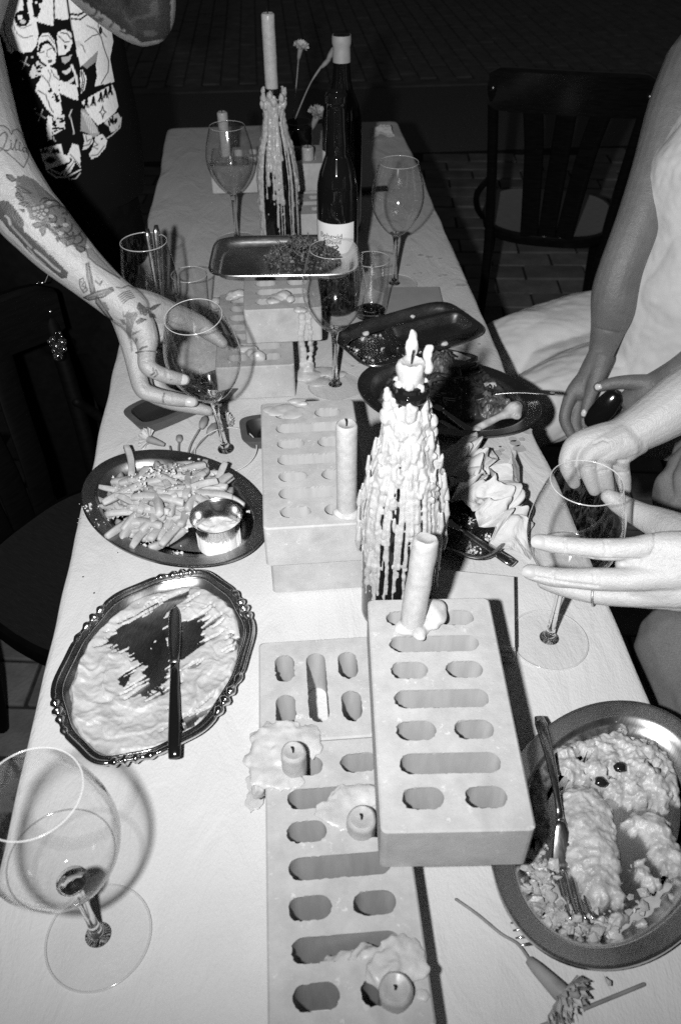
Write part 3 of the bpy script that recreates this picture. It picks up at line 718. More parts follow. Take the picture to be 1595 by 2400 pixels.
# two plain dark bottles
def plain_bottle(label, x, y, H, R, z0, z1, lab=True, cap=False, rot=0.0, text=None):
    pf = bottle_profile(H, R, .0150, flute=True); t = thing('wine_bottle', label, 'bottle', (x, y, 0), group='wine bottles')
    ob('bottle_body', lathe(dense_prof(pf, 5), 48), MT['bottle'], t)
    if lab:
        v, f = [], []
        for k in range(25):
            a = rot-1.22+2.15*k/24
            for z in (z0, z1): v.append(((R+.0006)*math.cos(a), (R+.0006)*math.sin(a), z))
        f = [(2*k, 2*k+2, 2*k+3, 2*k+1) for k in range(24)]
        lb = ob('paper_label', (v, f), MT['label'], t)
        if text:
            for s, sz, za, a0 in text:
                c = bpy.data.curves.new('txt', 'FONT'); c.body = s; c.size = sz; o = bpy.data.objects.new('txt', c); COL.objects.link(o)
                dg = bpy.context.evaluated_depsgraph_get(); me = bpy.data.meshes.new_from_object(o.evaluated_get(dg)); bpy.data.objects.remove(o)
                for q in me.vertices:
                    a = a0+q.co.x/R; zz = za+q.co.y; q.co = ((R+.0011)*math.cos(a), (R+.0011)*math.sin(a), zz)
                link('label_text', me, MT['ink'], lb)
    if cap:
        pr = prof_r(pf); zs = np.linspace(H-.046, H-.001, 8)
        ob('capsule', lathe([(pr(z)+.0012+(.0018 if z > H-.006 else 0), z) for z in zs], 32), MT['capsule'], t)
        ob('mouth', lathe([(.0165, H-.001), (.014, H+.001), (.009, H-.002)], 28), MT['bottle_mouth'], t)
    return t
B1Y = 1.38; b1 = V(790, 480, B1Y); B1H = float(V(797, 213, B1Y)[2]); B1R = float((V(838, 490, B1Y)[0]-V(742, 490, B1Y)[0])/2)
zl = float(V(790, 526, B1Y-B1R)[2]); zt1 = float(V(765, 561, B1Y-B1R)[2]); zt2 = float(V(770, 573, B1Y-B1R)[2])
plain_bottle('slender dark wine bottle with white paper label, in front of the taller bottle', b1[0], B1Y, B1H, B1R, zl-.09, zl, rot=-PI/2-.12,
             text=[('Behevid', .0125, zt1, -PI/2-1.0), ('David', .0105, zt2, -PI/2-.62)])
B2Y = 1.74; b2 = V(801, 330, B2Y); B2H = float(V(797, 80, B2Y)[2]); B2R = float((V(848, 330, B2Y)[0]-V(755, 330, B2Y)[0])/2)
zl2 = float(V(760, 348, B2Y)[2])
plain_bottle('tallest dark wine bottle with a pale capsule round its neck', b2[0], B2Y, B2H, B2R, zl2-.08, zl2, cap=True, rot=-PI/2-.75)

# ================================================================== wine glasses
GP_out = smooth_prof([(.0046, .090), (.0065, .097), (.016, .104), (.030, .120), (.0415, .141), (.0466, .163), (.0452, .185), (.0398, .208), (.0338, .228)], 6)
def make_glass(name, label, group, fill=None, M=None, full=False):
    t = thing(name, label, 'wine glass', group=group, M=M)
    bowl = [(float(r), float(z)) for r, z in GP_out]
    bo = ob('bowl', lathe([(0.0004, .1022), (.006, .1024)]+[q for q in bowl if q[1] > .1035], 72), MT['glass'], t)
    ob('lip', lathe([(.0338+.0005*math.cos(a), .228+.0005*math.sin(a)) for a in np.linspace(0, 2*PI, 9)], 64), MT['rimglass'], bo)
    st = smooth_prof([(.0105, .0042), (.0075, .007), (.0054, .013), (.0043, .028), (.0040, .05), (.0042, .075), (.0052, .090), (.0085, .0985), (.012, .1015)], 5)
    ob('stem', lathe([(0, .0035)]+[(float(r), float(z)) for r, z in st]+[(.006, .1018), (0, .101)], 28), MT['stem'], t)
    ft = ob('foot', lathe([(0.0, .0046), (.0105, .0044), (.025, .0026), (.038, .0016), (.0428, .0014)], 64), MT['foot'], t)
    ob('foot_rim', lathe([(.0430+.0009*math.cos(a), .0014+.0008*math.sin(a)) for a in np.linspace(0, 2*PI, 9)], 64), MT['footrim'], ft)
    if fill:
        rr = float(np.interp(fill, [z for r, z in bowl], [r for r, z in bowl]))-.0012
        rr -= .0004
        if full:
            pr = [(r-.0016, z) for r, z in bowl if .108 < z < fill]
            ob('wine', lathe([(.0003, .1064), (.012, .1068)]+pr+[(rr, fill), (rr*.5, fill), (.0003, fill)], 64), MT['wine'], t)
        else:                                   # a shallow sip: only its meniscus shows against the wall
            ob('wine_line', lathe([(rr-.0005+.0006*math.cos(a), fill+.0006*math.sin(a)) for a in np.linspace(0, 2*PI, 9)], 64), MT['wine_line'], t)
    return t
def up(x, y, z=0.0): return Matrix.Translation((x, y, z))
GG = 'stemmed wine glasses on the table'
gl_near = np.array([-.181, .304]); gl_right = np.array([.2777, .5844]); gl_mid = U(785, 905)[:2]; gl_fl = U(556, 565)[:2]; gl_fr = U(923, 668)[:2]
make_glass('wine_glass', 'wine glass nearest the camera at lower left with a little wine', GG, .138, up(gl_near[0], gl_near[1]))
make_glass('wine_glass', 'wine glass gripped by the pale hand on the right', GG, .132, up(gl_right[0], gl_right[1]))
make_glass('wine_glass', 'empty wine glass in the middle of the table before the labelled bottle', GG, None, up(gl_mid[0], gl_mid[1]))
make_glass('wine_glass', 'half-full wine glass left of the far waxed bottle', GG, .158, up(gl_fl[0], gl_fl[1]), True)
make_glass('wine_glass', 'smeared empty wine glass beside the right edge of the table', GG, None, up(gl_fr[0], gl_fr[1]))
HF = U(530, 1064, 0.002); HR = np.array([-.104, .922, .2315])
hax = Vector(HR-HF).normalized()
make_glass('wine_glass', 'empty wine glass tilted in the tattooed hand', GG, None, Matrix.Translation(Vector(HF)+Vector((0, 0, .006))) @ hax.to_track_quat('Z', 'Y').to_matrix().to_4x4() @ Matrix.Scale(1.03, 4))

# tumblers
def tumbler(label, x, y, z, r0, r1, H, stripes=False):
    t = thing('tumbler', label, 'tumbler', (x, y, z), group='straight drinking glasses')
    w = ob('glass_wall', lathe([(r0*.98, .004)]+[(r0+(r1-r0)*k/8, .004+(H-.004)*k/8) for k in range(9)], 48), MT['tumbler'], t)
    ob('lip', lathe([(r1+.0008*math.cos(a), H+.0008*math.sin(a)) for a in np.linspace(0, 2*PI, 9)], 48), MT['rimglass'], w)
    ob('glass_base', lathe([(0, 0), (r0*.95, 0), (r0, .003), (r0*.93, .009), (0, .008)], 40), MT['stem'], t)
    return t
tumbler('small tumbler right of the cutlery glass on the left of the table', -.150, 1.352, 0, .0265, .0305, .092)
tumbler('short tumbler behind the middle wine glass at the right', *U(868, 737)[:2], 0, .0285, .0315, .105)
# big glass holding cutlery
cx, cy = -.2050, 1.275
t = thing('large_glass', 'wide glass holding upright cutlery behind the tattooed wrist', 'glass', (cx, cy, 0))
bw = ob('glass_wall', lathe([(.010, .062), (.02, .064), (.036, .078), (.044, .100), (.0445, .125), (.040, .160), (.036, .185)], 56), MT['tumbler'], t)
ob('lip', lathe([(.036+.0008*math.cos(a), .185+.0008*math.sin(a)) for a in np.linspace(0, 2*PI, 9)], 56), MT['rimglass'], bw)
ob('stem', lathe([(0, .003), (.010, .004), (.005, .012), (.0045, .05), (.011, .063), (0, .062)], 24), MT['stem'], t)
ob('foot', lathe([(0, .0045), (.012, .004), (.034, .0015), (.036, .001)], 48), MT['foot'], t)
for i, (bx, by, tx, ty, tz, lab) in enumerate([(cx+.014, cy-.006, *V(366, 527, 1.30)[[0, 1]], V(366, 527, 1.30)[2], 'bright spoon handle standing in the cutlery glass'), (cx+.008, cy+.006, *V(345, 536, 1.31)[[0, 1]], V(345, 536, 1.31)[2], 'dark knife standing in the cutlery glass, left of the spoon handle')]):
    A = np.array([bx, by, .074]); B = np.array([tx, ty, tz])
    pts = [A+(B-A)*t_ for t_ in np.linspace(0, 1, 12)]
    wd = [.006+.006*t_ for t_ in np.linspace(0, 1, 12)]; wd[-1] = .006
    tag(ob('cutlery_handle' if i == 0 else 'table_knife', strap(pts, wd, .0035, (0.3, -1, .3)), MT['steel_bright'] if i == 0 else MT['cutlery']), lab, 'cutlery')
# ================================================================== metal platters and trays
def ell(a, b, n=96): return [(a*math.cos(2*PI*i/n), b*math.sin(2*PI*i/n)) for i in range(n)]
def rrect(a, b, r=0, n=96):
    out = []
    for i in range(n):
        th = 2*PI*i/n; c, s = math.cos(th), math.sin(th); k = 5.5
        q = (abs(c/a)**k+abs(s/b)**k)**(-1/k); out.append((q*c, q*s))
    return out
def dish_vf(shape, a, b, rings, th=0.0012):
    v, f = [], []; n = 96
    allr = rings+[(d, z-th) for d, z in reversed(rings)]
    for d, z in allr:
        for p in shape(max(a-d, .002), max(b-d, .002)): v.append((p[0], p[1], z))
    m = len(allr)
    for j in range(m-1):
        for i in range(n): f.append((j*n+i, j*n+(i+1) % n, (j+1)*n+(i+1) % n, (j+1)*n+i))
    for i in range(n): f.append(((m-1)*n+i, (m-1)*n+(i+1) % n, (i+1) % n, i))
    k = len(rings)-1
    f.append(tuple(k*n+i for i in range(n))); f.append(tuple(reversed([(k+1)*n+i for i in range(n)])))
    return v, f
RING_OVAL = [(0, .0172), (.0006, .0186), (.002, .0188), (.004, .0180), (.017, .0166), (.020, .0155), (.024, .0105), (.029, .0050), (.034, .0034), (.042, .0030)]
RING_TRAY = [(0, .0185), (.0008, .0198), (.0025, .0196), (.006, .0180), (.010, .0120), (.014, .0060), (.018, .0040), (.024, .0032)]
RING_DEEP = [(0, .0205), (.0007, .0216), (.002, .0214), (.010, .0196), (.013, .017), (.016, .0085), (.019, .0048), (.024, .0038)]
def R2(ang): c, s = math.cos(ang), math.sin(ang); return lambda x, y: (c*x-s*y, s*x+c*y)
def platter(name, label, cx, cy, z, ang, a, b, shape, rings, mat, cat='platter', group='metal serving platters and trays', tilt=None):
    o = ob(name, dish_vf(shape, a, b, rings), mat, angle=0.9)
    M = Matrix.Translation((cx, cy, z))
    if tilt: M = M @ Matrix.Rotation(tilt[0], 4, 'X') @ Matrix.Rotation(tilt[1], 4, 'Y')
    o.matrix_world = M @ Matrix.Rotation(ang, 4, 'Z')
    return tag(o, label, cat, group)
PA, PB = .1412, .0985
FR = (-.1523, .836, math.radians(137.4)); SP = (-.1537, .5836, math.radians(69.95)); BP = (.2722, .3609, math.radians(49.3)); OV = (.2475, 1.0567, math.radians(150.4))
platter('oval_platter', 'oval steel platter of cheese-dusted fries', FR[0], FR[1], .001, FR[2], PA, PB, ell, RING_OVAL, MT['steel_dark'])
platter('oval_platter', 'oval steel plate with the half-eaten pale fillets at lower right', BP[0], BP[1], .001, BP[2], PA, PB, ell, RING_OVAL, MT['steel'])
platter('oval_platter', 'oval steel platter of dark leftovers, bone and fork by the right table edge', OV[0], OV[1], .001, OV[2], .1434, .1029, ell, RING_OVAL, MT['steel_dark'])
# ---- ornate silver-rimmed platter with the smeared spread
t = thing('ornate_platter', 'ornate silver-rimmed oval platter smeared with creamy spread', 'platter', (SP[0], SP[1], .001), SP[2], 'metal serving platters and trays')
SA, SB = .1315, .0987
def lobed(a, b, n=192, off=0.0):
    out = []
    for i in range(n):
        th = 2*PI*i/n; k = 1+.018*math.cos(6*th)+.010*math.cos(12*th); out.append(((a-off)*k*math.cos(th), (b-off)*k*math.sin(th)))
    return out
ringd = [(.004, .0165), (.008, .0150), (.014, .0090), (.020, .0050), (.026, .0036), (.034, .0032)]
v, f = [], []; n = 192
for d, z in ringd+[(d, z-.0012) for d, z in reversed(ringd)]:
    for p in lobed(SA, SB, n, d): v.append((p[0], p[1], z))
m_ = len(ringd)*2
for j in range(m_-1):
    for i in range(n): f.append((j*n+i, j*n+(i+1) % n, (j+1)*n+(i+1) % n, (j+1)*n+i))
k_ = len(ringd)-1; f.append(tuple(k_*n+i for i in range(n))); f.append(tuple(reversed([(k_+1)*n+i for i in range(n)])))
ob('well', (v, f), MT['steel_dark'], t, angle=.9)
pts = []; rad = []
knobs = []
for k in range(6):
    a0 = k*PI/3+.26
    knobs += [(a0-.10, .0022), (a0, .0034), (a0+.10, .0022), (a0+.24, .0012)]
N_ = 420
for i in range(N_+1):
    th = 2*PI*i/N_; p = lobed(SA, SB, N_, .003)[i % N_]
    r_ = .0032
    for ka, kr in knobs:
        dd = (th-ka+PI) % (2*PI)-PI; r_ += kr*math.exp(-(dd/.028)**2)
        r_ -= .0009*math.exp(-((abs(dd)-.055)/.015)**2)
    pts.append((p[0], p[1], .0165)); rad.append(r_)
rm = ob('beaded_rim', tube(pts, rad, 10, caps=False, rnd=False), MT['silver'], t)
ob('inner_moulding', tube([(p[0], p[1], .0148) for p in lobed(SA, SB, 192, .0105)+lobed(SA, SB, 192, .0105)[:1]], .0016, 8, caps=False, rnd=False), MT['silver'], rm)

def height_patch(fn, x0, x1, y0, y1, st):
    xs = np.arange(x0, x1+st, st); ys = np.arange(y0, y1+st, st); nx_ = len(xs)
    hh = np.array([[fn(x, y) for x in xs] for y in ys]); v, f = [], []; idx = {}
    def vid(i, j):
        if (i, j) not in idx:
            idx[(i, j)] = len(v); v.append((xs[i], ys[j], hh[j, i]))
        return idx[(i, j)]
    for j in range(len(ys)-1):
        for i in range(nx_-1):
            q = [hh[j, i], hh[j, i+1], hh[j+1, i+1], hh[j+1, i]]
            if max(q) > 0: f.append((vid(i, j), vid(i+1, j), vid(i+1, j+1), vid(i, j+1)))
    return v, f
rs = R2(-SP[2])
def world_to_sp(px, py, z=.006): w = U(px, py, z); return rs(w[0]-SP[0], w[1]-SP[1])
bare = [  # bare-metal streaks scraped through the spread (outline in the photograph -> platter plane)
    [(445, 1382), (395, 1402), (330, 1450), (285, 1465), (245, 1512), (300, 1514), (325, 1548), (345, 1555), (360, 1535), (355, 1502), (385, 1470), (400, 1428), (430, 1405), (460, 1370)],
    [(375, 1486), (352, 1530), (342, 1580), (346, 1632), (358, 1628), (357, 1590), (365, 1632), (372, 1590), (380, 1630), (386, 1590), (400, 1540), (400, 1490)],
    [(435, 1458), (478, 1455), (470, 1500), (455, 1518), (430, 1545), (418, 1510)],
    [(305, 1580), (296, 1575), (282, 1600), (298, 1606)], [(365, 1340), (300, 1385), (262, 1440), (285, 1425), (335, 1402), (420, 1382), (465, 1360), (450, 1340)],
    [(475, 1668), (425, 1690), (420, 1722), (460, 1700), (500, 1660)], [(550, 1480), (545, 1530), (560, 1520)]]
bare = [[world_to_sp(*q) for q in b] for b in bare]
barr = [np.array(b) for b in bare]
sdir = np.array(R2(-SP[2])(.82, .57))
def spread_h(x, y):
    e_ = math.sqrt((x/(SA-.0135))**2+(y/(SB-.0135))**2)+.035*fbm(x*40, y*40, 1, 3)
    if e_ > 1: return -.002
    al = x*sdir[0]+y*sdir[1]; ac = -x*sdir[1]+y*sdir[0]
    w = .010*fbm(al*18, ac*150, 5, 3); xx, yy = x+w*sdir[0], y+w*sdir[1]
    w2 = .0025*fbm(x*160, y*160, 8, 2); xx += w2; yy -= w2
    for b in bare:
        if inpoly(np.array([xx]), np.array([yy]), b)[0]: return -.002
    dm = min(float(dline(np.array([x]), np.array([y]), [tuple(q) for q in b]+[tuple(b[0])])[0]) for b in bare)
    if dm < .020 and e_ < .9 and .5+.7*noise.noise(Vector((al*15, ac*230, 3)))+.35*noise.noise(Vector((al*30, ac*470, 5))) > .50+.42*(dm/.020): return -.002
    wxx, wyy = R2(SP[2])(x, y)
    if wyy > -.01 and e_ < .86 and noise.noise(Vector((al*16, ac*210, 3)))+.5*noise.noise(Vector((al*30, ac*420, 5))) > .46-.25*max(0, wyy)/.1: return -.002
    th = math.atan2(y/SB, x/SA)
    wx_, wy_ = x+.010*fbm(x*26, y*26, 11, 3), y+.010*fbm(x*26+5, y*26, 12, 3)
    e2 = math.sqrt((wx_/SA)**2+(wy_/SB)**2)
    q = e2*26+2.0*th; saw = (q/(2*PI)) % 1.0
    r1 = 1-abs(2*abs(noise.noise(Vector((wx_*48, wy_*48, 2))))-0); r2 = 1-2*abs(noise.noise(Vector((wx_*120, wy_*90, 7))))
    h = .0016+.0020*saw**2*(.4+.6*abs(noise.noise(Vector((th*2, e2*4, 1)))))*1.6+.0022*max(0, r1-.35)+.0010*max(0, r2)+.0018*fbm(x*60, y*60, 4, 3)
    h *= min(1, .25+dm/.022)
    h += .0045*max(0, (e_-.60))/.40*(.55+.45*noise.noise(Vector((x*30, y*30, 6))))
    if e_ > .95: h *= max(.15, (1-e_)/.05)
    return .0034+max(h, .0005)+.010*max(0, e_-.80)
sp = ob('spread', height_patch(spread_h, -SA, SA, -SB, SB, .00125), MT['spread']); sp.matrix_world = Matrix.Translation((SP[0], SP[1], .0014)) @ Matrix.Rotation(SP[2], 4, 'Z')
tag(sp, 'pale whipped spread smeared across the ornate platter', 'spread')
# ---- cutlery
def knife(label, A, B, w=.016, hand=.5, mat='cutlery', dark=None):
    A, B = np.array(A), np.array(B); t = thing('table_knife', label, 'knife', A, group='knives')
    d = (B-A)
    hp = [A+d*s for s in np.linspace(0, hand, 9)]; bp = [A+d*s for s in np.linspace(hand, 1, 12)]
    ob('handle', strap(hp, np.interp(np.linspace(0, 1, 9), [0, .05, .5, 1], [w*.85, w, w*.85, w*.62]), [.0055]*9), MT[dark or mat], t, True)
    ob('blade', strap(bp, np.interp(np.linspace(0, 1, 12), [0, .15, .5, .85, .97, 1], [w*.6, w*.9, w*1.08, w*1.0, w*.55, w*.15]), np.linspace(.004, .0012, 12)), MT[mat], t, True)
    return t
def fork(label, A, B, arch=.012, w=.023, L_t=.045, updir=(0, 0, 1)):
    # A handle end, B tine tips
    A, B = np.array(A), np.array(B); t = thing('fork', label, 'fork', A, group='forks'); d = B-A; L = np.linalg.norm(d); u = d/L; upv = np.array(updir, float); upv -= u*(upv@u); upv /= np.linalg.norm(upv); side = np.cross(u, upv)
    sH = 1-.085/L
    hp = [A+u*L*s+upv*(arch*.5*math.sin(PI*min(s/sH, 1))) for s in np.linspace(0, sH, 12)]
    ob('handle', strap(hp, np.interp(np.linspace(0, 1, 12), [0, .06, .3, .85, 1], [.009, .013, .011, .0055, .007]), [.003]*12, upv), MT['cutlery'], t, True)
    def curve(x): return upv*(-arch*.75*math.sin(PI*x))          # spoon-like bow of the head
    hs = np.linspace(0, 1, 8)
    ob('head', strap([A+u*(L*sH+.040*s)+curve(s*.5) for s in hs], np.interp(hs, [0, .3, .7, 1], [.007, .015, w, w]), [.0022]*8, upv), MT['cutlery'], t, True)
    for k in range(4):
        o_ = (k-1.5)*w*.27
        ob('tine', strap([A+u*(L*sH+.038+.047*s)+side*o_*(1-.05*s)+curve(.475+.525*s) for s in np.linspace(0, 1, 7)], [.0034]*5+[.0028, .0014], [.0018]*7, upv), MT['cutlery'], t, True)
    return t
knife('dark-handled knife lying across the spread platter', U(409, 1776, .022), U(409, 1418, .011), w=.0135, hand=.57, mat='steel_dark', dark='phone')
fork('fork resting tines-down on the half-eaten fillet', U(1262, 1680, .030), U(1362, 2155, .014), arch=.016, w=.024)
fB = U(1204, 2190, .003); fork('fork poking out from under the lower right plate', fB+np.array([.180, .016, 0]), fB, arch=.0012, w=.024)
fork('fork laid across the platter of dark leftovers', U(1298, 922, .026), U(1018, 926, .017), arch=.008, w=.022)
knife('upper of two knives leaning on the dark leftovers platter', U(1126, 1027, .004), U(985, 925, .020), w=.0155, hand=.62)
knife('lower of two knives leaning on the dark leftovers platter', U(1100, 1030, .003), U(975, 945, .008), w=.015, hand=.62)
knife('knife resting on the napkin tray with its handle over the table', U(1203, 1322, .014), U(1010, 1195, .022), w=.0155, hand=.62)

# ---- fries
def fry_mesh(s):
    r = random.Random(s); L = r.uniform(.034, .068); w = r.uniform(.0036, .0050); bend = r.uniform(-.006, .006); k = 7; v, f = [], []
    for j in range(k):
        t = j/(k-1); q = w*(.82 if j in (0, k-1) else 1)*r.uniform(.94, 1.06)
        for a, b_ in ((-1, -1), (1, -1), (1, 1), (-1, 1)):
            v.append((L*(t-.5), a*q+bend*(4*(t-.5)**2-.5), b_*q*.92+r.uniform(-.0004, .0004)))
    for j in range(k-1):
        for i in range(4): f.append((j*4+i, j*4+(i+1) % 4, (j+1)*4+(i+1) % 4, (j+1)*4+i))
    f += [(3, 2, 1, 0), tuple((k-1)*4+i for i in range(4))]
    me = mesh((v, f), True, 'french_fry'); me.materials.append(MT['fry'])
    bm = bmesh.new(); bm.from_mesh(me); bmesh.ops.bevel(bm, geom=[e_ for e_ in bm.edges if e_.calc_face_angle(0) > .9], offset=.0011, segments=1, affect='EDGES'); bm.to_mesh(me); bm.free()
    me.polygons.foreach_set('use_smooth', [True]*len(me.polygons)); return me
FM = [fry_mesh(s) for s in range(9)]
def fry(x, y, z, rz, ry, i, rx=0.0, label=None):
    o = bpy.data.objects.new('french_fry', FM[i % 9]); COL.objects.link(o)
    o.matrix_world = Matrix.Translation((x, y, z)) @ Matrix.Rotation(rz, 4, 'Z') @ Matrix.Rotation(ry, 4, 'Y') @ Matrix.Rotation(rx, 4, 'X')
    return tag(o, label or 'pale french fry in the cheese-dusted heap on the oval platter', 'fry', 'french fries in the heap')
fc = U(398, 1178, .012)[:2]
rr = random.Random(21); nf = 0
for lay, (num, R_) in enumerate([(60, .088), (52, .084), (42, .072), (28, .056), (14, .036)]):
    for k in range(num):
        for tr in range(30):
            a = rr.uniform(0, 2*PI); d = R_*math.sqrt(rr.random()); x = fc[0]+d*math.cos(a)*1.0; y = fc[1]+d*math.sin(a)*.80
            if math.hypot(x-(-.092), y-.772) < .050: continue
            break
        fry(x, y, .0095+lay*.0075+rr.uniform(-.001, .002), rr.gauss(.5, .9) if rr.random() < .6 else rr.uniform(0, PI), rr.uniform(-.16, .16), rr.randrange(9), rr.uniform(0, 1.5)); nf += 1
w = U(517, 1128, .02); fry(w[0], w[1], .028, 1.15, -.55, 3, .4, 'single fry sticking up beside the steel sauce cup')
w = U(305, 1085, .02); fry(w[0], w[1], .022, 1.75, -.30, 5, .2, 'single fry sticking up at the far rim of the heap')
def bits(label, name, spots, mat, size, cat, seed=0):
    r = random.Random(seed); parts = []
    base = ico(1)
    for x, y, z in spots:
        s = size*(.35+1.5*r.random()**2.2); M = Matrix.Translation((x, y, z)) @ Matrix.Rotation(r.uniform(0, 6), 4, Vector((r.random(), r.random(), r.random()+.1))) @ Matrix.Diagonal((s, s*r.uniform(.6, 1), s*r.uniform(.4, .8), 1))
        parts.append(xf(([tuple(c*k_ for c in p) for p, k_ in ((p, r.uniform(.45, 1.35)) for p in base[0])], base[1]), M))
    return tag(ob(name, join(*parts), mat, smooth=False), label, cat, kind='stuff')
sp_ = []
for k in range(640):
    a = rr.uniform(0, 2*PI); d = .085*math.sqrt(rr.random()); x = fc[0]+d*math.cos(a); y = fc[1]+d*math.sin(a)*.85
    if math.hypot(x+.092, y-.772) < .036: continue
    if noise.noise(Vector((x*45, y*45, 2))) < -.08: continue
    sp_.append((x, y, .014+.044*max(0, 1-(d/.085)**1.6)+rr.uniform(-.003, .004)))
for cxp, cyp, n_, s_ in ((255, 1105, 22, .006), (235, 1195, 30, .010), (205, 1195, 12, .006), (345, 1270, 60, .014), (330, 1262, 30, .01), (415, 1292, 16, .005), (470, 1085, 8, .010), (545, 1152, 22, .005), (580, 1210, 2, .005), (225, 1230, 12, .014)):
    c = U(cxp, cyp, .014)
    for k in range(n_): sp_.append((c[0]+rr.gauss(0, s_), c[1]+rr.gauss(0, s_*.7), (.0195 if n_ < 15 else .010)))
bits('fine grated cheese scattered over fries and platter', 'grated_cheese', sp_, MT['crumb'], .0017, 'cheese', 4)
# sauce cup
t = thing('sauce_cup', 'small steel cup of pale sauce on the fries platter', 'cup', (-.092, .772, .0055))
ob('cup_wall', lathe([(.0005, .0005), (.0215, .0005), (.0228, .002), (.0305, .043), (.0322, .0448), (.0325, .0440), (.0315, .0425), (.0312, .0436), (.0298, .0425), (.0222, .0035), (0, .0025)], 56), MT['steel_bright'], t, angle=.9)
def sauce_h(x, y):
    d = math.hypot(x, y)
    if d > .0275: return -1
    return .019+.004*fbm(x*60, y*60, 3, 3)+.010*max(0, d/.0275-.55)*(1 if y < .01 else .2)
ob('sauce', height_patch(sauce_h, -.028, .028, -.028, .028, .0014), MT['sauce'], t)

# ================================================================== rectangular trays
def corners_tray(name, label, px, z, shape, rings, mat, a=None, b=None, dz=0.0):
    w = [U(x, y, z+.019)[:2] for x, y in px]; c = sum(w)/4
    ux = (w[1]-w[0]+w[2]-w[3])/2; uy = (w[0]-w[3]+w[1]-w[2])/2
    return platter(name, label, c[0], c[1], z+dz, math.atan2(ux[1], ux[0]), a or np.linalg.norm(ux)/2, b or np.linalg.norm(uy)/2, shape, rings, mat, 'tray'), c, math.atan2(ux[1], ux[0])
T2, T2c, T2a = corners_tray('steel_tray', 'steel tray of scraps holding a small oblong dish, right of the middle glass', [(797, 778), (1035, 707), (1125, 780), (862, 857)], .001, rrect, RING_TRAY, MT['steel_dark'], .122, .073)
zt = 2*BH+2*e
tg = [U(489, 617, zt+.019)[:2], U(530, 565, zt+.019)[:2], U(800, 651, zt+.019)[:2]]
TGc = np.array([.0135, 1.316])
TG = platter('steel_tray', 'steel tray of dark stalks balanced on the brick stack', TGc[0], TGc[1], zt, -.06, .122, .078, rrect, RING_TRAY, MT['steel'], 'tray')
TRa = math.atan2(.792-.691, .320-.224)
TRc = np.array([.320, .792])+np.array([-.072*math.cos(TRa)-.095*math.cos(TRa-PI/2), -.072*math.sin(TRa)-.095*math.sin(TRa-PI/2)])*1.0
TR = platter('steel_tray', 'steel tray with crumpled napkins and crumbs behind the waxed bottle', TRc[0], TRc[1], .001, TRa, .073, .100, rrect, RING_TRAY, MT['steel_dark'], 'tray')
def small_dish(label, c, ang, a, b, z, matb='dish_black', matr='dish_rim', deep=.022):
    t = thing('small_dish', label, 'dish', (c[0], c[1], z), ang, 'small oblong dishes')
    rim = [(0, deep), (.0004, deep+.001), (.009, deep+.001), (.0105, deep)]
    ob('rim', dish_vf(rrect, a, b, rim[:3], .002), MT[matr], t, angle=.9) if False else None
    v, f = [], []; n = 96
    rg = [(.010, .0), (.0, deep-.002), (0, deep), (.009, deep+.0004)]
    for d, zz in rg:
        for p in rrect(max(a-d, .002), max(b-d, .002), 0, n): v.append((p[0], p[1], zz))
    for j in range(len(rg)-1):
        for i in range(n): f.append((j*n+i, j*n+(i+1) % n, (j+1)*n+(i+1) % n, (j+1)*n+i))
    ob('rim', (v, f), MT[matr], t, angle=.7)
    v, f = [], []; rg = [(.009, deep+.0004), (.012, deep-.003), (.016, .006), (.021, .0035)]
    for d, zz in rg:
        for p in rrect(max(a-d, .002), max(b-d, .002), 0, n): v.append((p[0], p[1], zz))
    for j in range(len(rg)-1):
        for i in range(n): f.append((j*n+i, j*n+(i+1) % n, (j+1)*n+(i+1) % n, (j+1)*n+i))
    f.append(tuple((len(rg)-1)*n+i for i in range(n)))
    ob('hollow', (v, f), MT[matb], t, angle=.9); return t
w1, w2 = U(930, 778, .03), U(1095, 752, .03)
small_dish('small oblong steel dish sitting inside the scrap tray', ((w1+w2)/2)[:2]+np.array([.0, .006]), T2a-.06, .078, .040, .0045, 'steel_dark', 'steel_dark', .020)
od = (U(290, 978, .02)+U(470, 950, .02))/2
oa = math.atan2(1.058-1.005, -.136+.192)
oc = np.array([-.150, 1.085]); small_dish('small black dish of olives under the tattooed hand', oc, .62, .095, .036, .001, deep=.020)
small_dish('small dark dish poking out from behind the middle brick stack', (-.005, .995), .10, .062, .034, .001, deep=.020)
for k, (dx, dy) in enumerate([(.01, .004), (.024, -.006), (.030, .010), (-.004, -.008), (.042, .002), (.016, .016)]):
    tag(ob('olive', blob((oc[0]+R2(.62)(dx, dy)[0], oc[1]+R2(.62)(dx, dy)[1], .013), .0085, 2, (1.15, 1, .95), .05, 1, k), MT['olive']), 'glossy black olive in the small dish under the tattooed hand', 'olive', 'olives in the small dish')
tag(ob('olive', blob((-.032, .985, .013), .009, 2, (1.2, 1, .9), .06, 1, 9), MT['olive']), 'glossy dark olive in the dish behind the middle brick stack', 'olive')
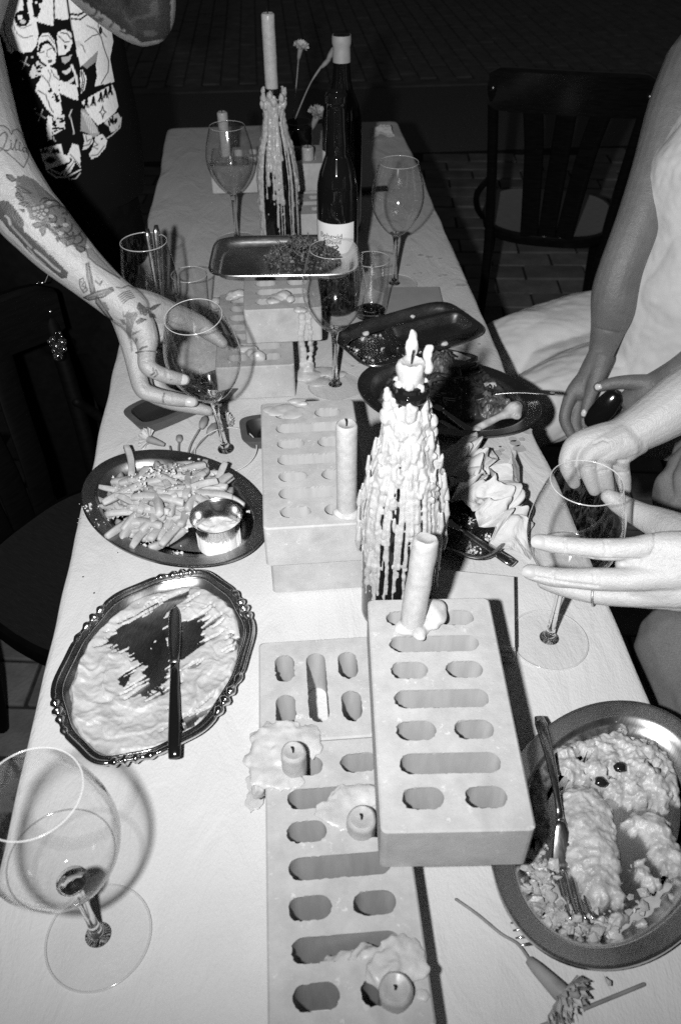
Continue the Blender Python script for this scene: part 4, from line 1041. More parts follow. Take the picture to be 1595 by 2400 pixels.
# stalk heap on the tray
rr = random.Random(3); parts = []; hc = TGc+np.array([.030, .012])
leafsp = []
for k in range(900):
    a = rr.uniform(0, 2*PI); d = .052*math.sqrt(rr.random()); x = hc[0]+d*math.cos(a)*1.25; y = hc[1]+d*math.sin(a)*.95
    hh = .030*max(0, 1-(d/.052)**2)+.002
    leafsp.append((x, y, zt+.006+hh*rr.random()**.5))
for k in range(60): leafsp.append((TGc[0]+rr.uniform(-.05, .02), TGc[1]-.05+rr.uniform(-.006, .01), zt+.006))
bits('heap of dark bare stalks and herbs piled on the balanced tray', 'stalk_heap', leafsp, MT['herb'], .0026, 'herbs', 8)
for k in range(46):
    a = rr.uniform(0, 2*PI); d = .05*math.sqrt(rr.random()); p = np.array([hc[0]+d*math.cos(a)*1.2, hc[1]+d*math.sin(a)*.9, zt+.008+.026*max(0, 1-(d/.05)**2)])
    q = [p]
    for s in range(4): q.append(q[-1]+np.array([rr.uniform(-.007, .007), rr.uniform(-.007, .007), rr.uniform(-.002, .006)]))
    parts.append(tube(q, [.0011, .001, .0009, .0008, .0007], 5))
tag(ob('stalk_sprigs', join(*parts), MT['herb']), 'thin branching stalks tangled in the dark heap', 'herbs', kind='stuff')

# scraps in tray T2
rt = R2(T2a); scr = []
for k in range(150):
    x, y = rr.uniform(-.105, .02), rr.uniform(-.050, .045)
    if noise.noise(Vector((x*30, y*30, 3))) > -.05: q = rt(x, y); scr.append((T2c[0]+q[0], T2c[1]+q[1], .0062))
bits('oily food scraps in the tray behind the small dish', 'food_scraps', scr, MT['grease'], .0026, 'scraps', 5)
for k, (px, py, s) in enumerate([(857, 782, .005), (966, 742, .004), (1040, 806, .006)]):
    w = U(px, py, .008); tag(ob('bread_crumb', blob((w[0], w[1], .0085), s, 2, (1.2, 1, .8), .4, 2, k), MT['crumb'], smooth=False), ['white crumb near the left rim of the scrap tray', 'small curl standing at the far rim of the scrap tray', 'white scrap on the near rim of the scrap tray'][k], 'crumb')

# leftovers on the oval platter OV
def patch_piece(name, label, cat, poly_px, z0, H, mat, edge=.004, fr=45, amp=.5, st=.0013, zpl=.006, ridge=None, seed=0, gaps=None):
    poly = [U(x, y, zpl)[:2] for x, y in poly_px]; pa = np.array(poly)
    cl_ = np.vstack([pa, pa[:1]])
    def h(x, y):
        w1_ = .0042*fbm(x*110, y*110, seed, 4); xx, yy = x+w1_, y+.0042*fbm(x*110+9, y*110, seed+4, 4)
        X = np.array([xx]); Y = np.array([yy])
        if not inpoly(X, Y, poly)[0]: return -1
        d = dline(X, Y, [tuple(q) for q in cl_])[0]
        if gaps and fbm(x*55, y*55, seed+20, 4) > gaps: return -1
        k = (1-math.exp(-d/edge))
        r_ = 1+amp*fbm(x*fr, y*fr, seed+2, 4)
        if ridge: r_ += ridge*(.75*(1-2*abs(noise.noise(Vector((x*fr*1.6, y*fr*1.6, seed+8)))))+.55*(1-2*abs(noise.noise(Vector((x*fr*4.2, y*fr*4.2, seed+9)))))+.3*(1-2*abs(noise.noise(Vector((x*fr*9, y*fr*9, seed+10))))))-ridge*.7
        return z0+max(H*k*r_, .0004)
    x0, y0 = pa.min(0); x1, y1 = pa.max(0)
    return tag(ob(name, height_patch(h, x0-.004, x1+.004, y0-.004, y1+.004, st), mat), label, cat)
patch_piece('leaf_remains', 'dark wilted leaves covering the leftovers platter', 'leaves', [(900, 900), (930, 860), (1010, 846), (1085, 860), (1180, 905), (1195, 945), (1150, 975), (1080, 990), (1010, 985), (940, 960), (880, 940)], .0045, .009, MT['leaf_dark'], fr=55, amp=.9, ridge=.8, st=.0024, seed=3)
patch_piece('meat_remains', 'dark chunk of roasted meat beside the waxed bottle', 'meat', [(1005, 850), (1060, 845), (1062, 885), (1030, 905), (1000, 900)], .006, .024, MT['meat'], fr=60, amp=.5, ridge=.4, st=.0018, seed=5)
patch_piece('meat_remains', 'glossy roasted scraps in front of the fork on the oval platter', 'meat', [(1120, 935), (1180, 938), (1200, 960), (1170, 985), (1120, 975)], .006, .014, MT['meat'], fr=70, amp=.7, ridge=.5, st=.0018, seed=6)
A, B = U(1118, 1003, .012), U(1200, 962, .018)
me = remesh(join(tube(*crvr([(A, .0055), (A+(B-A)*.3, .0060), (A+(B-A)*.65, .0055), (B, .0125), (B+np.array([.006, .006, 0]), .011)], 4), n=12), blob(A+np.array([-.002, -.003, 0]), .007, 2, (1, 1, .8), .3, 2, 1), blob(B+np.array([.004, -.008, -.002]), .009, 2, (1, 1, .8), .3, 2, 4)), .0012, 3)
bo = tag(link('gnawed_bone', me, MT['bone']), 'pale gnawed bone on the platter of dark leftovers', 'bone')
w = U(1147, 907, .012); tag(ob('onion_scrap', blob((w[0], w[1], .013), .011, 2, (1.1, .8, .6), .4, 2, 3), MT['grease'], smooth=False), 'translucent scrap above the fork on the leftovers platter', 'scrap')
lv = []
for k in range(16):
    p = np.array(U(rr.uniform(1000, 1110), rr.uniform(835, 905), .02)); q = [p, p+np.array([rr.uniform(-.02, .03), rr.uniform(-.004, .016), rr.uniform(0, .01)]), p+np.array([rr.uniform(-.03, .05), rr.uniform(0, .03), rr.uniform(-.004, .006)])]
    lv.append(strap(crv(q, 4), [.004, .006, .007, .008, .007, .006, .005, .003, .001][:len(crv(q, 4))], .0008, n=6))
tag(ob('herb_sprigs', join(*lv), MT['leaf_dark']), 'dark leafy sprigs trailing over the far rim of the leftovers platter', 'herbs', kind='stuff')

# fillets on the lower right plate
zz = .0045
patch_piece('fillet_piece', 'long pale fillet with a seam, nearest the fork on the lower right plate', 'fish fillet', [(1310, 1860), (1345, 1845), (1395, 1848), (1435, 1895), (1442, 1950), (1452, 2010), (1465, 2125), (1440, 2128), (1400, 2140), (1362, 2112), (1355, 2075), (1330, 2040), (1315, 1985), (1305, 1920)], zz, .0125, MT['egg'], fr=30, amp=.25, ridge=.22, seed=11, edge=.004)
patch_piece('fillet_piece', 'torn upper mass of pale fillet beneath the rim of the lower right plate', 'fish fillet', [(1288, 1760), (1300, 1750), (1340, 1742), (1400, 1725), (1440, 1715), (1480, 1728), (1530, 1740), (1565, 1775), (1590, 1830), (1595, 1880), (1560, 1905), (1500, 1900), (1440, 1890), (1390, 1845), (1345, 1840), (1310, 1850), (1300, 1810)], zz, .0115, MT['egg'], fr=36, amp=.60, ridge=.40, seed=14, gaps=.42, edge=.005)
patch_piece('fillet_piece', 'pale fillet strip running off the right edge of the picture', 'fish fillet', [(1445, 1935), (1480, 1905), (1530, 1900), (1565, 1930), (1590, 1985), (1615, 2050), (1580, 2062), (1530, 2020), (1500, 1965)], zz, .0115, MT['egg'], fr=32, amp=.35, ridge=.25, seed=17, edge=.004)
patch_piece('fillet_piece', 'pale scrap in the brick shadow at the left of the lower right plate', 'fish fillet', [(1232, 1780), (1268, 1772), (1280, 1850), (1290, 1935), (1278, 1985), (1250, 1960), (1240, 1880), (1228, 1830)], zz, .010, MT['egg'], fr=40, amp=.6, ridge=.3, seed=19)
patch_piece('fillet_piece', 'small square scrap of fillet below the fork tines', 'fish fillet', [(1425, 2140), (1460, 2135), (1470, 2165), (1455, 2185), (1425, 2172)], zz, .009, MT['egg'], fr=60, amp=.5, ridge=.5, seed=21)
patch_piece('fillet_piece', 'crumbled curd-like scrap between the two fillets', 'fish fillet', [(1488, 2015), (1512, 2010), (1520, 2045), (1555, 2060), (1550, 2085), (1530, 2095), (1510, 2075), (1485, 2055)], zz, .009, MT['egg'], fr=80, amp=.8, ridge=.5, seed=23)
patch_piece('sauce_smear', 'greasy smear filling the well of the lower right plate', 'sauce', [(1215, 1990), (1240, 2080), (1290, 2160), (1360, 2215), (1440, 2225), (1530, 2190), (1590, 2130), (1590, 2060), (1500, 2100), (1470, 2150), (1380, 2160), (1300, 2060), (1260, 1990)], .0040, .0014, MT['grease'], fr=90, amp=1.2, st=.0022, seed=25)
cs = []
rr = random.Random(77)
for cxp, cyp, n_, s_ in ((1255, 2010, 30, .007), (1258, 2085, 40, .007), (1285, 2130, 42, .008), (1320, 2160, 36, .008), (1360, 2185, 34, .009), (1395, 2165, 24, .007), (1480, 1690, 18, .005), (1440, 1700, 12, .008), (1500, 2120, 14, .016), (1440, 2200, 14, .015), (1400, 2245, 10, .005), (1530, 1668, 4, .003), (1262, 2050, 30, .006)):
    c = U(cxp, cyp, .008)
    for k in range(n_): cs.append((c[0]+rr.gauss(0, s_), c[1]+rr.gauss(0, s_), .0075+rr.uniform(-.001, .003)))
bits('crumbled pale curds scattered over the lower right plate', 'food_crumbs', cs, MT['egg'], .0042, 'crumbs', 12)
for k, (px, py) in enumerate(((1452, 1797), (1407, 1832))):
    w = U(px, py, .023); tag(ob('caper', blob((w[0], w[1], .0225), .0052, 2, (1.2, 1, .7), .4, 2, k), MT['olive']), ['dark caper on the upper fillet, the one nearer the plate centre', 'dark caper on the upper fillet, the one nearer the fork'][k], 'caper')

# ================================================================== napkins, card, flowers
def crumple(L, Wd, seed, sq=(.55, .6), h=.05, folds=9):
    r = random.Random(seed); n = 44; fl_ = []
    for k in range(folds):
        a = r.uniform(0, PI); fl_.append((math.cos(a), math.sin(a), r.uniform(-.35, .35), r.uniform(.2, .8)*r.choice((-1, 1))))
    v, f = [], []
    for j in range(n):
        for i in range(n):
            u_, w_ = i/(n-1)-.5, j/(n-1)-.5; z = 0; du = dv = 0
            for c, s, o_, am in fl_:
                d = abs(c*u_+s*w_-o_); z += am*d; du -= am*.35*d*c*(1 if c*u_+s*w_ > o_ else -1); dv -= am*.35*d*s*(1 if c*u_+s*w_ > o_ else -1)
            z += .10*noise.noise(Vector((u_*7, w_*7, seed)))+.05*abs(noise.noise(Vector((u_*15, w_*15, seed+3))))
            du += .07*noise.noise(Vector((u_*5, w_*5, seed+9))); dv += .07*noise.noise(Vector((u_*5+7, w_*5, seed+5)))
            v.append([(u_*sq[0]+du*.4)*L, (w_*sq[1]+dv*.4)*Wd, z])
    z = np.array([q[2] for q in v]); z = (z-z.min())/(z.max()-z.min())
    for q, k in zip(v, z): q[2] = float(k)*h
    for j in range(n-1):
        for i in range(n-1): f.append((j*n+i, j*n+i+1, (j+1)*n+i+1, (j+1)*n+i))
    return v, f
def napkin(label, c, z, L, Wd, seed, rz, tilt=(0, 0), h=.05, sq=(.8, .8)):
    o = ob('crumpled_napkin', crumple(L, Wd, seed, sq, h), MT['napkin'], smooth=False)
    o.matrix_world = Matrix.Translation((c[0], c[1], z)) @ Matrix.Rotation(rz, 4, 'Z') @ Matrix.Rotation(tilt[0], 4, 'X') @ Matrix.Rotation(tilt[1], 4, 'Y')
    sm = o.modifiers.new('thickness', 'SOLIDIFY'); sm.thickness = .0006
    return tag(o, label, 'napkin', 'crumpled paper napkins')
def gathered(seed, R, h, nf=11):
    r = random.Random(seed); v, f = [], []; nr, na_ = 26, 120
    ph = [r.uniform(0, 6) for _ in range(6)]
    for i in range(nr):
        t = i/(nr-1)
        for j in range(na_):
            th = 2*PI*j/na_; Rm = R*(1+.30*math.sin(th*2+ph[0])+.16*math.sin(th*3+ph[1])+.10*math.sin(th*7+ph[2]))
            q = nf*th/(2*PI)+.55*noise.noise(Vector((math.cos(th)*1.3, math.sin(th)*1.3, seed)))+.25*t*math.sin(th+ph[3])
            tri = 2*abs((q % 1)-.5)
            rad = Rm*(.03+.97*t)
            z = h*(.25+.75*t**.7)*tri*(1-.25*t)+h*.75*math.exp(-((t-.30)/.26)**2)-h*.35*math.exp(-(t/.10)**2)
            z += h*.16*noise.noise(Vector((math.cos(th)*t*4, math.sin(th)*t*4, seed+2)))+h*.07*abs(noise.noise(Vector((math.cos(th)*t*9, math.sin(th)*t*9, seed+4))))
            z += h*.3*t*math.sin(th+ph[4])
            v.append((rad*math.cos(th), rad*math.sin(th), z))
    for i in range(nr-1):
        for j in range(na_): f.append((i*na_+j, i*na_+(j+1) % na_, (i+1)*na_+(j+1) % na_, (i+1)*na_+j))
    return v, f
def gnapkin(label, c, z, R, h, seed, rz, tilt, nf=11):
    o = ob('crumpled_napkin', gathered(seed, R, h, nf), MT['napkin'], smooth=False)
    o.matrix_world = Matrix.Translation((c[0], c[1], z)) @ Matrix.Rotation(rz, 4, 'Z') @ Matrix.Rotation(tilt[0], 4, 'X') @ Matrix.Rotation(tilt[1], 4, 'Y')
    sm = o.modifiers.new('thickness', 'SOLIDIFY'); sm.thickness = .0006
    return tag(o, label, 'napkin', 'crumpled paper napkins')
nc = U(1172, 1195, .03)
gnapkin('crumpled white napkin with a pinched centre on the steel tray', nc[:2], .018, .050, .030, 31, .9, (.55, .15), 6)
nk = U(1197, 1118, .03)
# upright pointed corner of the same paper, leaning on the tray's far side
pk = [U(1196, 1056, .05), U(1215, 1095, .035), U(1218, 1150, .02), U(1170, 1160, .022), U(1180, 1110, .04), U(1192, 1080, .048)]
cpk = sum(pk)/6; vv = [tuple(cpk+np.array([0, -.006, .010]))]+[tuple(p) for p in pk]
bmx = bmesh.new(); q_ = [bmx.verts.new(p) for p in vv]
for i in range(6): bmx.faces.new((q_[0], q_[1+i], q_[1+(i+1) % 6]))
bmesh.ops.subdivide_edges(bmx, edges=bmx.edges[:], cuts=5, use_grid_fill=True)
for p in bmx.verts: p.co += Vector((0, -1, 0))*.0035*noise.noise(p.co*70)+Vector((0, -.6, .4))*.0018*abs(noise.noise(p.co*160))
mk = bpy.data.meshes.new('napkin_corner'); bmx.to_mesh(mk); bmx.free()
o = link('crumpled_napkin', mk, MT['napkin']); sm = o.modifiers.new('thickness', 'SOLIDIFY'); sm.thickness = .0006
tag(o, 'upright pointed corner of paper behind the crumpled napkin', 'napkin', 'crumpled paper napkins')
nk = U(1085, 1060, .03); gnapkin('shadowed crumpled napkin behind the waxed bottle, nearest the oval platter', nk[:2]+np.array([-.006, -.012]), .014, .046, .034, 41, 1.1, (.5, .1), 5)
nk = U(1070, 1150, .03); gnapkin('napkin standing in shadow at the left of the steel tray', nk[:2]+np.array([.004, .0]), .016, .038, .036, 47, 2.2, (.9, -.25), 5)
nk = U(895, 305, .02); napkin('crumpled paper at the far right corner of the table', nk[:2], .002, .07, .055, 53, .2, (0, 0), .028)
cs = []
for cxp, cyp, n_, s_ in ((1150, 1262, 60, .007), (1168, 1275, 50, .006), (1216, 1236, 20, .006), (1095, 1280, 40, .006), (1110, 1290, 30, .006), (1100, 1215, 30, .008)):
    c = U(cxp, cyp, .008)
    for k in range(n_): cs.append((c[0]+rr.gauss(0, s_), c[1]+rr.gauss(0, s_*.8), .0068))
bits('pale breadcrumbs scattered on the napkin tray', 'bread_crumbs', cs, MT['crumb'], .0016, 'crumbs', 15)
# stack of folded napkins: each sheet lies on the next
na = math.radians(-13)
for k in range(14):
    w_ = np.array([.1895, .6185])+np.array([rr.uniform(-.0012, .0012), rr.uniform(-.0012, .0012)])
    o = ob('folded_napkin', box(0, 0, 0, .105, .105, .0019, .0006), MT['napkin'], smooth=False); o.matrix_world = Matrix.Translation((w_[0], w_[1], .0013+k*.0021)) @ Matrix.Rotation(na+rr.uniform(-.015, .015)+(0.03 if k < 6 else 0), 4, 'Z')
    tag(o, 'folded square napkin in the neat stack behind the near top brick', 'napkin', 'folded napkins in the stack')
# grey card
v_ = [U(901, 682, 0), U(1027, 680.6, 0), U(1040, 735, 0), U(890, 745, 0)]
vv = [(p[0], p[1], z) for z in (.0008, .0075) for p in v_]
tag(ob('grey_card', (vv, [(3, 2, 1, 0), (4, 5, 6, 7), (0, 1, 5, 4), (1, 2, 6, 5), (2, 3, 7, 6), (3, 0, 4, 7)]), MT['card'], smooth=False), 'flat grey card lying under the rim of the scrap tray', 'card')
# dark flat object beside the front bottle
A, B = U(840, 446, .008), U(905, 441, .008)
tag(ob('phone', strap([A, A+(B-A)*.5, B], [.03, .03, .03], .009, n=12), MT['phone']), 'dark flat phone lying right of the tall bottles', 'phone')
def carnation(label, c, axis, r, seed, stem=None, lay=5, name='carnation', pet='petal'):
    ax = Vector(axis).normalized(); M = Matrix.Translation(Vector(c)) @ ax.to_track_quat('Z', 'Y').to_matrix().to_4x4()
    t = thing(name, label, 'flower', M=M, group='loose carnations'); rr_ = random.Random(seed)
    for k in range(lay):
        npet = 5
        for p in range(npet):
            a0 = 2*PI*p/npet+k*.6; v, f = [], []; nu, nv = 7, 9; op = .35+.75*k/(lay-1)*1.0
            for i in range(nu):
                u_ = i/(nu-1)
                for j in range(nv):
                    s = (j/(nv-1)-.5)*2; wdt = r*.62*(.15+.85*u_)*(1-.1*abs(s))
                    ra = r*u_*math.sin(op)*1.05+.0005; zz_ = r*u_*math.cos(op)*.9
                    ruff = .14*r*u_*math.sin(s*9+seed+k+p)*u_+.06*r*u_*math.sin(s*23)
                    x = ra*math.cos(a0)-wdt*s*math.sin(a0)*.9+ruff*math.cos(a0)*.4; y = ra*math.sin(a0)+wdt*s*math.cos(a0)*.9+ruff*math.sin(a0)*.4
                    v.append((x, y, zz_+ruff-.25*r*abs(s)*u_*.4))
            for i in range(nu-1):
                for j in range(nv-1): f.append((i*nv+j, i*nv+j+1, (i+1)*nv+j+1, (i+1)*nv+j))
            ob('petal', (v, f), MT[pet if rr_.random() < .9 else 'petal_dark'], t)
    ob('calyx', lathe([(0, -r*1.55), (r*.16, -r*1.5), (r*.24, -r*1.1), (r*.30, -r*.5), (r*.34, 0), (r*.30, r*.15)], 16), MT['calyx'], t)
    if stem:
        ob('stem', tube(crv(stem, 5), .0013, 6), MT['calyx'], t, True)
    return t
c1 = U(1312, 2325, .010); c0 = U(1250, 2262, .008)
carnation('carnation head on a bent stem at the lower right of the table', c1, c1-c0, .0215, 2, lay=6, stem=[U(1250, 2268, .006), U(1215, 2215, .004), U(1172, 2188, .003), U(1120, 2145, .003), U(1068, 2108, .003)])
A, B = U(1507, 2307, .002), U(1250, 2412, .002)
tag(ob('bare_stem', tube([A, A+(B-A)*.5+np.array([0, .0, .0]), B], .0016, 8), MT['calyx']), 'thin cut stem lying at the bottom right corner', 'stem')
c1 = U(350, 1030, .012); c0 = U(395, 1045, .010)
carnation('wilted carnation lying at the far rim of the fries platter', c1, (c1-c0)*np.array([1, 1, .2])+np.array([0, .0, .003]), .0165, 5, stem=[U(398, 1046, .008), U(404, 1070, .008)])
c1 = U(522, 985, .014); carnation('frayed carnation lying behind the hand-held glass stem', c1, (.6, .2, .4), .015, 8)
def bud(label, c, d, r=.0048, L=.020, stem=()):
    ax = Vector(d).normalized(); t = thing('flower_bud', label, 'bud', M=Matrix.Translation(Vector(c)) @ ax.to_track_quat('Z', 'Y').to_matrix().to_4x4(), group='loose flower buds')
    ob('bud', lathe([(0.0004, -L*.5), (r*.6, -L*.45), (r, -L*.1), (r*.9, L*.25), (r*.4, L*.48), (0.0004, L*.5)], 14), MT['calyx'], t)
    if len(stem): ob('stem', tube(crv(stem, 4), .0015, 6), MT['calyx'], t, True)
bc = [U(420, 1028, .006), U(477, 990, .010), U(497, 1005, .010)]
bud('small round bud standing alone behind the fries platter', bc[0], U(420, 1020, .006)-U(420, 1040, .006), .0050, .016, [U(420, 1038, .005), U(419, 1050, .005), U(419, 1068, .005)])
bud('upper of two buds on a forked stem behind the fries platter', bc[1], U(480, 975, .010)-U(465, 1010, .010), .0062, .030, [U(466, 1008, .009), U(448, 1040, .007), U(440, 1068, .006)])
bud('lower of two buds on a forked stem behind the fries platter', bc[2], U(510, 985, .010)-U(480, 1025, .010), .0062, .028, [U(485, 1020, .009), U(465, 1042, .007), U(448, 1065, .006)])
# far flowers in a small dark ribbed glass on the far brick
vy = 1.95; vb = V(700, 330, vy)
t = thing('ribbed_vase', 'small dark ribbed glass of flowers behind the far brick', 'vase', (vb[0], vy, 2*BH+2*e if False else 0))
hv = float(V(690, 285, vy)[2])
ob('vase_wall', lathe([(0, 0), (.026, 0)]+[(.030+.0015*(k % 2), hv*k/14) for k in range(1, 15)]+[(.026, hv), (.024, .01)], 28), MT['bottle'], t)
def far_flower(label, cpx, spx, r, seed, pet='petal'):
    c = V(cpx[0], cpx[1], vy-.01); s = [V(x, y, vy-.005) for x, y in spx]
    carnation(label, c, c-np.array(s[0]), r, seed, stem=s, lay=4, pet=pet)
far_flower('single pale carnation on a tall stem far behind the waxed bottle', (704, 113), [(699, 140), (694, 200), (685, 280)], .016, 3)
far_flower('dark carnation drooping between the far bottles', (742, 272), [(735, 290), (715, 300), (700, 300)], .022, 6, 'petal_dark')
c = V(776, 125, vy); bud('slender bud at the tip of the long sprig behind the tall bottle', c, V(776, 120, vy)-V(760, 150, vy), .006, .034, [V(772, 132, vy), V(745, 165, vy), V(720, 210, vy), V(690, 282, vy)])
c = V(764, 146, vy); bud('slender bud lower on the long sprig behind the tall bottle', c, V(774, 134, vy)-V(752, 158, vy), .005, .030, [V(756, 153, vy), V(730, 190, vy)])
# ================================================================== bentwood chairs
def chair(label, x, y, rz, dark=False, up_=0.0):
    t = thing('bentwood_chair', label, 'chair', (x, y, GZ), rz, 'black bentwood chairs')
    mb = MT['wood_shade' if dark else 'wood_black']; H = .455
    def seat_out(k=1.0):
        o = []
        for i in range(48):
            a = 2*PI*i/48; c, s = math.cos(a), math.sin(a); q = 3.0; r_ = (abs(c/.20)**q+abs(s/.195)**q)**(-1/q)
            wd = 1.0-.06*(s > 0)*s; o.append((r_*c*k*wd, r_*s*k))
        return o
    v, f = [], []; rg = [(1.0, H-.030), (1.02, H-.015), (1.0, H), (.95, H+.002)]
    for k, z in rg: v += [(p[0], p[1], z) for p in seat_out(k)]
    for j in range(3):
        for i in range(48): f.append((j*48+i, j*48+(i+1) % 48, (j+1)*48+(i+1) % 48, (j+1)*48+i))
    f.append(tuple(reversed(range(48))))
    ob('seat_rim', (v, f), mb, t, angle=.9)
    v = [(p[0], p[1], H+.002) for p in seat_out(.95)]+[(p[0], p[1], H-.001) for p in seat_out(.85)]
    f = [(i, (i+1) % 48, 48+(i+1) % 48, 48+i) for i in range(48)]+[tuple(48+i for i in range(48))]
    ob('seat', (v, f), MT['wood_seat_shade'] if dark else MT['wood_seat'], t)
    for s in (-1, 1):
        ob('front_leg', tube(crv([(s*.165, -.155, H-.02), (s*.172, -.165, .25), (s*.18, -.185, .0)], 6), list(np.linspace(.018, .012, 13)), 12, rnd=False), mb, t)
        ob('rear_post', tube(crv([(s*.175, .23, 0), (s*.165, .185, .25), (s*.168, .178, H), (s*.185, .205, .65+up_*.7), (s*.200, .240, .80+up_)], 6), list(np.linspace(.014, .0145, 25)), 12, rnd=False), mb, t)
        ob('side_brace', tube(crv([(s*.178, .19, .62), (s*.215, .17, .56), (s*.215, .10, .49), (s*.20, .05, H-.01)], 6), .0095, 10), mb, t)
        ob('leg_hoop', tube(crv([(s*.172, -.16, .22), (s*.165, -.14, .33), (s*.10, -.12, .41), (0, -.115, .422)], 6), .0085, 10), mb, t)
    v, f = [], []; n = 17
    for i in range(n):
        u_ = i/(n-1)*2-1; xx = u_*.212; yy = .262-.035*(u_*u_)-.0
        hh = .052*(1-.30*max(0, abs(u_)-.86)/.14)
        for dy, dz in ((-.013, -hh), (-.013, hh*.85), (-.006, hh), (.006, hh), (.013, hh*.85), (.013, -hh)): v.append((xx, yy+dy, .785+up_+dz+.006*(1-u_*u_)))
    for i in range(n-1):
        for k in range(6): f.append((i*6+k, (i+1)*6+k, (i+1)*6+(k+1) % 6, i*6+(k+1) % 6))
    f += [tuple(range(6)), tuple(reversed([(n-1)*6+k for k in range(6)]))]
    ob('top_rail', (v, f), mb, t, angle=.6)
    for s in (-1, 0, 1):
        ob('slat', strap(crv([(s*.050, .190, H-.01), (s*.058, .195, .55), (s*.072, .220, .66+up_*.7), (s*.092, .248, .76+up_)], 5), [.052]*16, .008, (0, -1, 0), 12), mb, t)
    for s in (-1, 1): ob('rail_bolt', blob((s*.19, .215, .79+up_), .004, 1), MT['steel_bright'], t)
    return t
chair('black bentwood chair standing empty beyond the right side of the table', .855, 2.515, PI-0.30, False, .075)
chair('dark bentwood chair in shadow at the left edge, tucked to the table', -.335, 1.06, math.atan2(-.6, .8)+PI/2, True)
# bead charm hanging from the left chair's rail
cp_ = U(135, 775, .02)
t = thing('bead_charm', 'cluster of clear glass beads hanging from the left chair rail', 'charm', cp_)
rr = random.Random(5)
for k, (px, py, r_) in enumerate([(146, 802, .0085), (132, 812, .0085), (136, 834, .009), (150, 818, .006), (122, 810, .004), (124, 795, .006), (140, 780, .003), (131, 780, .003), (116, 800, .004), (144, 788, .003), (128, 822, .005), (143, 824, .005)]):
    ob('bead', blob(U(px, py, .0), r_, 2, (1, 1, 1), 0), MT['bead'], t, True)
ob('clasp', tube(crv([U(88, 664, .09), U(92, 660, .09), U(97, 663, .09), U(106, 661, .09)], 4), .0012, 6), MT['steel_bright'], t, True)
ob('cord', tube([U(106, 661, .09), U(116, 638, .11)], .0006, 5), MT['card'], t, True)

# ================================================================== people
def limb(pr, n=16, k=4):
    p, r = crvr([(Q(*q[:3]), q[3]) for q in pr], k); return tube(p, r, n)
def wlimb(pr, n=20, k=4):
    p, r = crvr([(np.array(q[:3], float), q[3]) for q in pr], k); return tube(p, r, n)
def paint(me, items, name='ink', soft=2.0, need_face=True):
    n = len(me.vertices); co = np.empty(n*3); me.vertices.foreach_get('co', co); co = co.reshape(-1, 3)
    no = np.empty(n*3); me.vertex_normals.foreach_get('vector', no); no = no.reshape(-1, 3)
    p = proj(co); val = np.zeros(n); face = ((co-EYE)*no).sum(1) < 0
    X, Y = p[:, 0], p[:, 1]
    for it in items:
        if it[0] == 'poly': m_ = inpoly(X, Y, it[1]); val[m_] = it[2]
        elif it[0] == 'disc':
            m_ = np.hypot((X-it[1][0])/it[2][0], (Y-it[1][1])/it[2][1]) < 1; val[m_] = it[3]
        else:
            d = dline(X, Y, it[1]); w = it[2]/2; m_ = d < w+soft
            k = np.clip(1-(d[m_]-w)/soft, 0, 1); val[m_] = val[m_]*(1-k)+it[3]*k
    if need_face: val[~face] = 0
    a = me.attributes.new(name, 'FLOAT', 'POINT'); a.data.foreach_set('value', val)
def wrinkle(me, amp, fr, st=(1, 1, 1), seed=0, ridge=True):
    n = len(me.vertices); co = np.empty(n*3); me.vertices.foreach_get('co', co); co = co.reshape(-1, 3)
    no = np.empty(n*3); me.vertex_normals.foreach_get('vector', no); no = no.reshape(-1, 3)
    D = np.empty(n)
    for i in range(n):
        c = Vector((co[i, 0]*st[0]*fr+seed, co[i, 1]*st[1]*fr+seed*2, co[i, 2]*st[2]*fr))
        d = noise.noise(c)+.5*noise.noise(c*2.1); D[i] = abs(d)*2-.6 if ridge else d
    me.vertices.foreach_set('co', (co+no*(amp*D)[:, None]).ravel()); me.update()
def crease(me, lines, depth=.0011, w=1.6):
    n = len(me.vertices); co = np.empty(n*3); me.vertices.foreach_get('co', co); co = co.reshape(-1, 3)
    no = np.empty(n*3); me.vertex_normals.foreach_get('vector', no); no = no.reshape(-1, 3)
    p = proj(co); face = ((co-EYE)*no).sum(1) < 0; D = np.zeros(n)
    for pts in lines:
        d = dline(p[:, 0], p[:, 1], pts); D = np.maximum(D, np.exp(-(d/w)**2))
    D[~face] = 0
    me.vertices.foreach_set('co', (co-no*(depth*D)[:, None]).ravel()); me.update()
def fuse(a, b):
    bm = bmesh.new(); bm.from_mesh(a); bm.from_mesh(b); bm.to_mesh(a); bm.free(); bpy.data.meshes.remove(b)
    a.polygons.foreach_set('use_smooth', [True]*len(a.polygons)); a.update(); return a
def nail(px, py, d, dirpx, w, L, mat, parent, up_=None):
    c = Q(px, py, d); e1 = Q(px+dirpx[0], py+dirpx[1], d)-c; e1 /= np.linalg.norm(e1); nrm = -(ray(px, py)); nrm = nrm-e1*(nrm@e1); nrm /= np.linalg.norm(nrm); e2 = np.cross(nrm, e1)
    v, f = [(c+nrm*.0014)], []; n = 16
    v = [tuple(v[0])]
    for ring, k in ((.6, .0011), (1.0, -.0010)):
        for i in range(n):
            a = 2*PI*i/n; cc, ss = math.cos(a), math.sin(a); q = (abs(cc)**2.8+abs(ss)**2.8)**(-1/2.8)
            v.append(tuple(c+e1*L/2*q*cc*ring+e2*w/2*q*ss*ring+nrm*(k-.0012*(ss*ring)**2)))
    f = [(0, 1+i, 1+(i+1) % n) for i in range(n)]+[(1+i, 1+n+i, 1+n+(i+1) % n, 1+(i+1) % n) for i in range(n)]
    ob('fingernail', (v, f), mat, parent, True)
def zs(pts, s, ox=0, oy=0): return [(ox+x*s, oy+y*s) for x, y in pts]
Z4 = lambda pts: zs(pts, .2232, 0, 250)
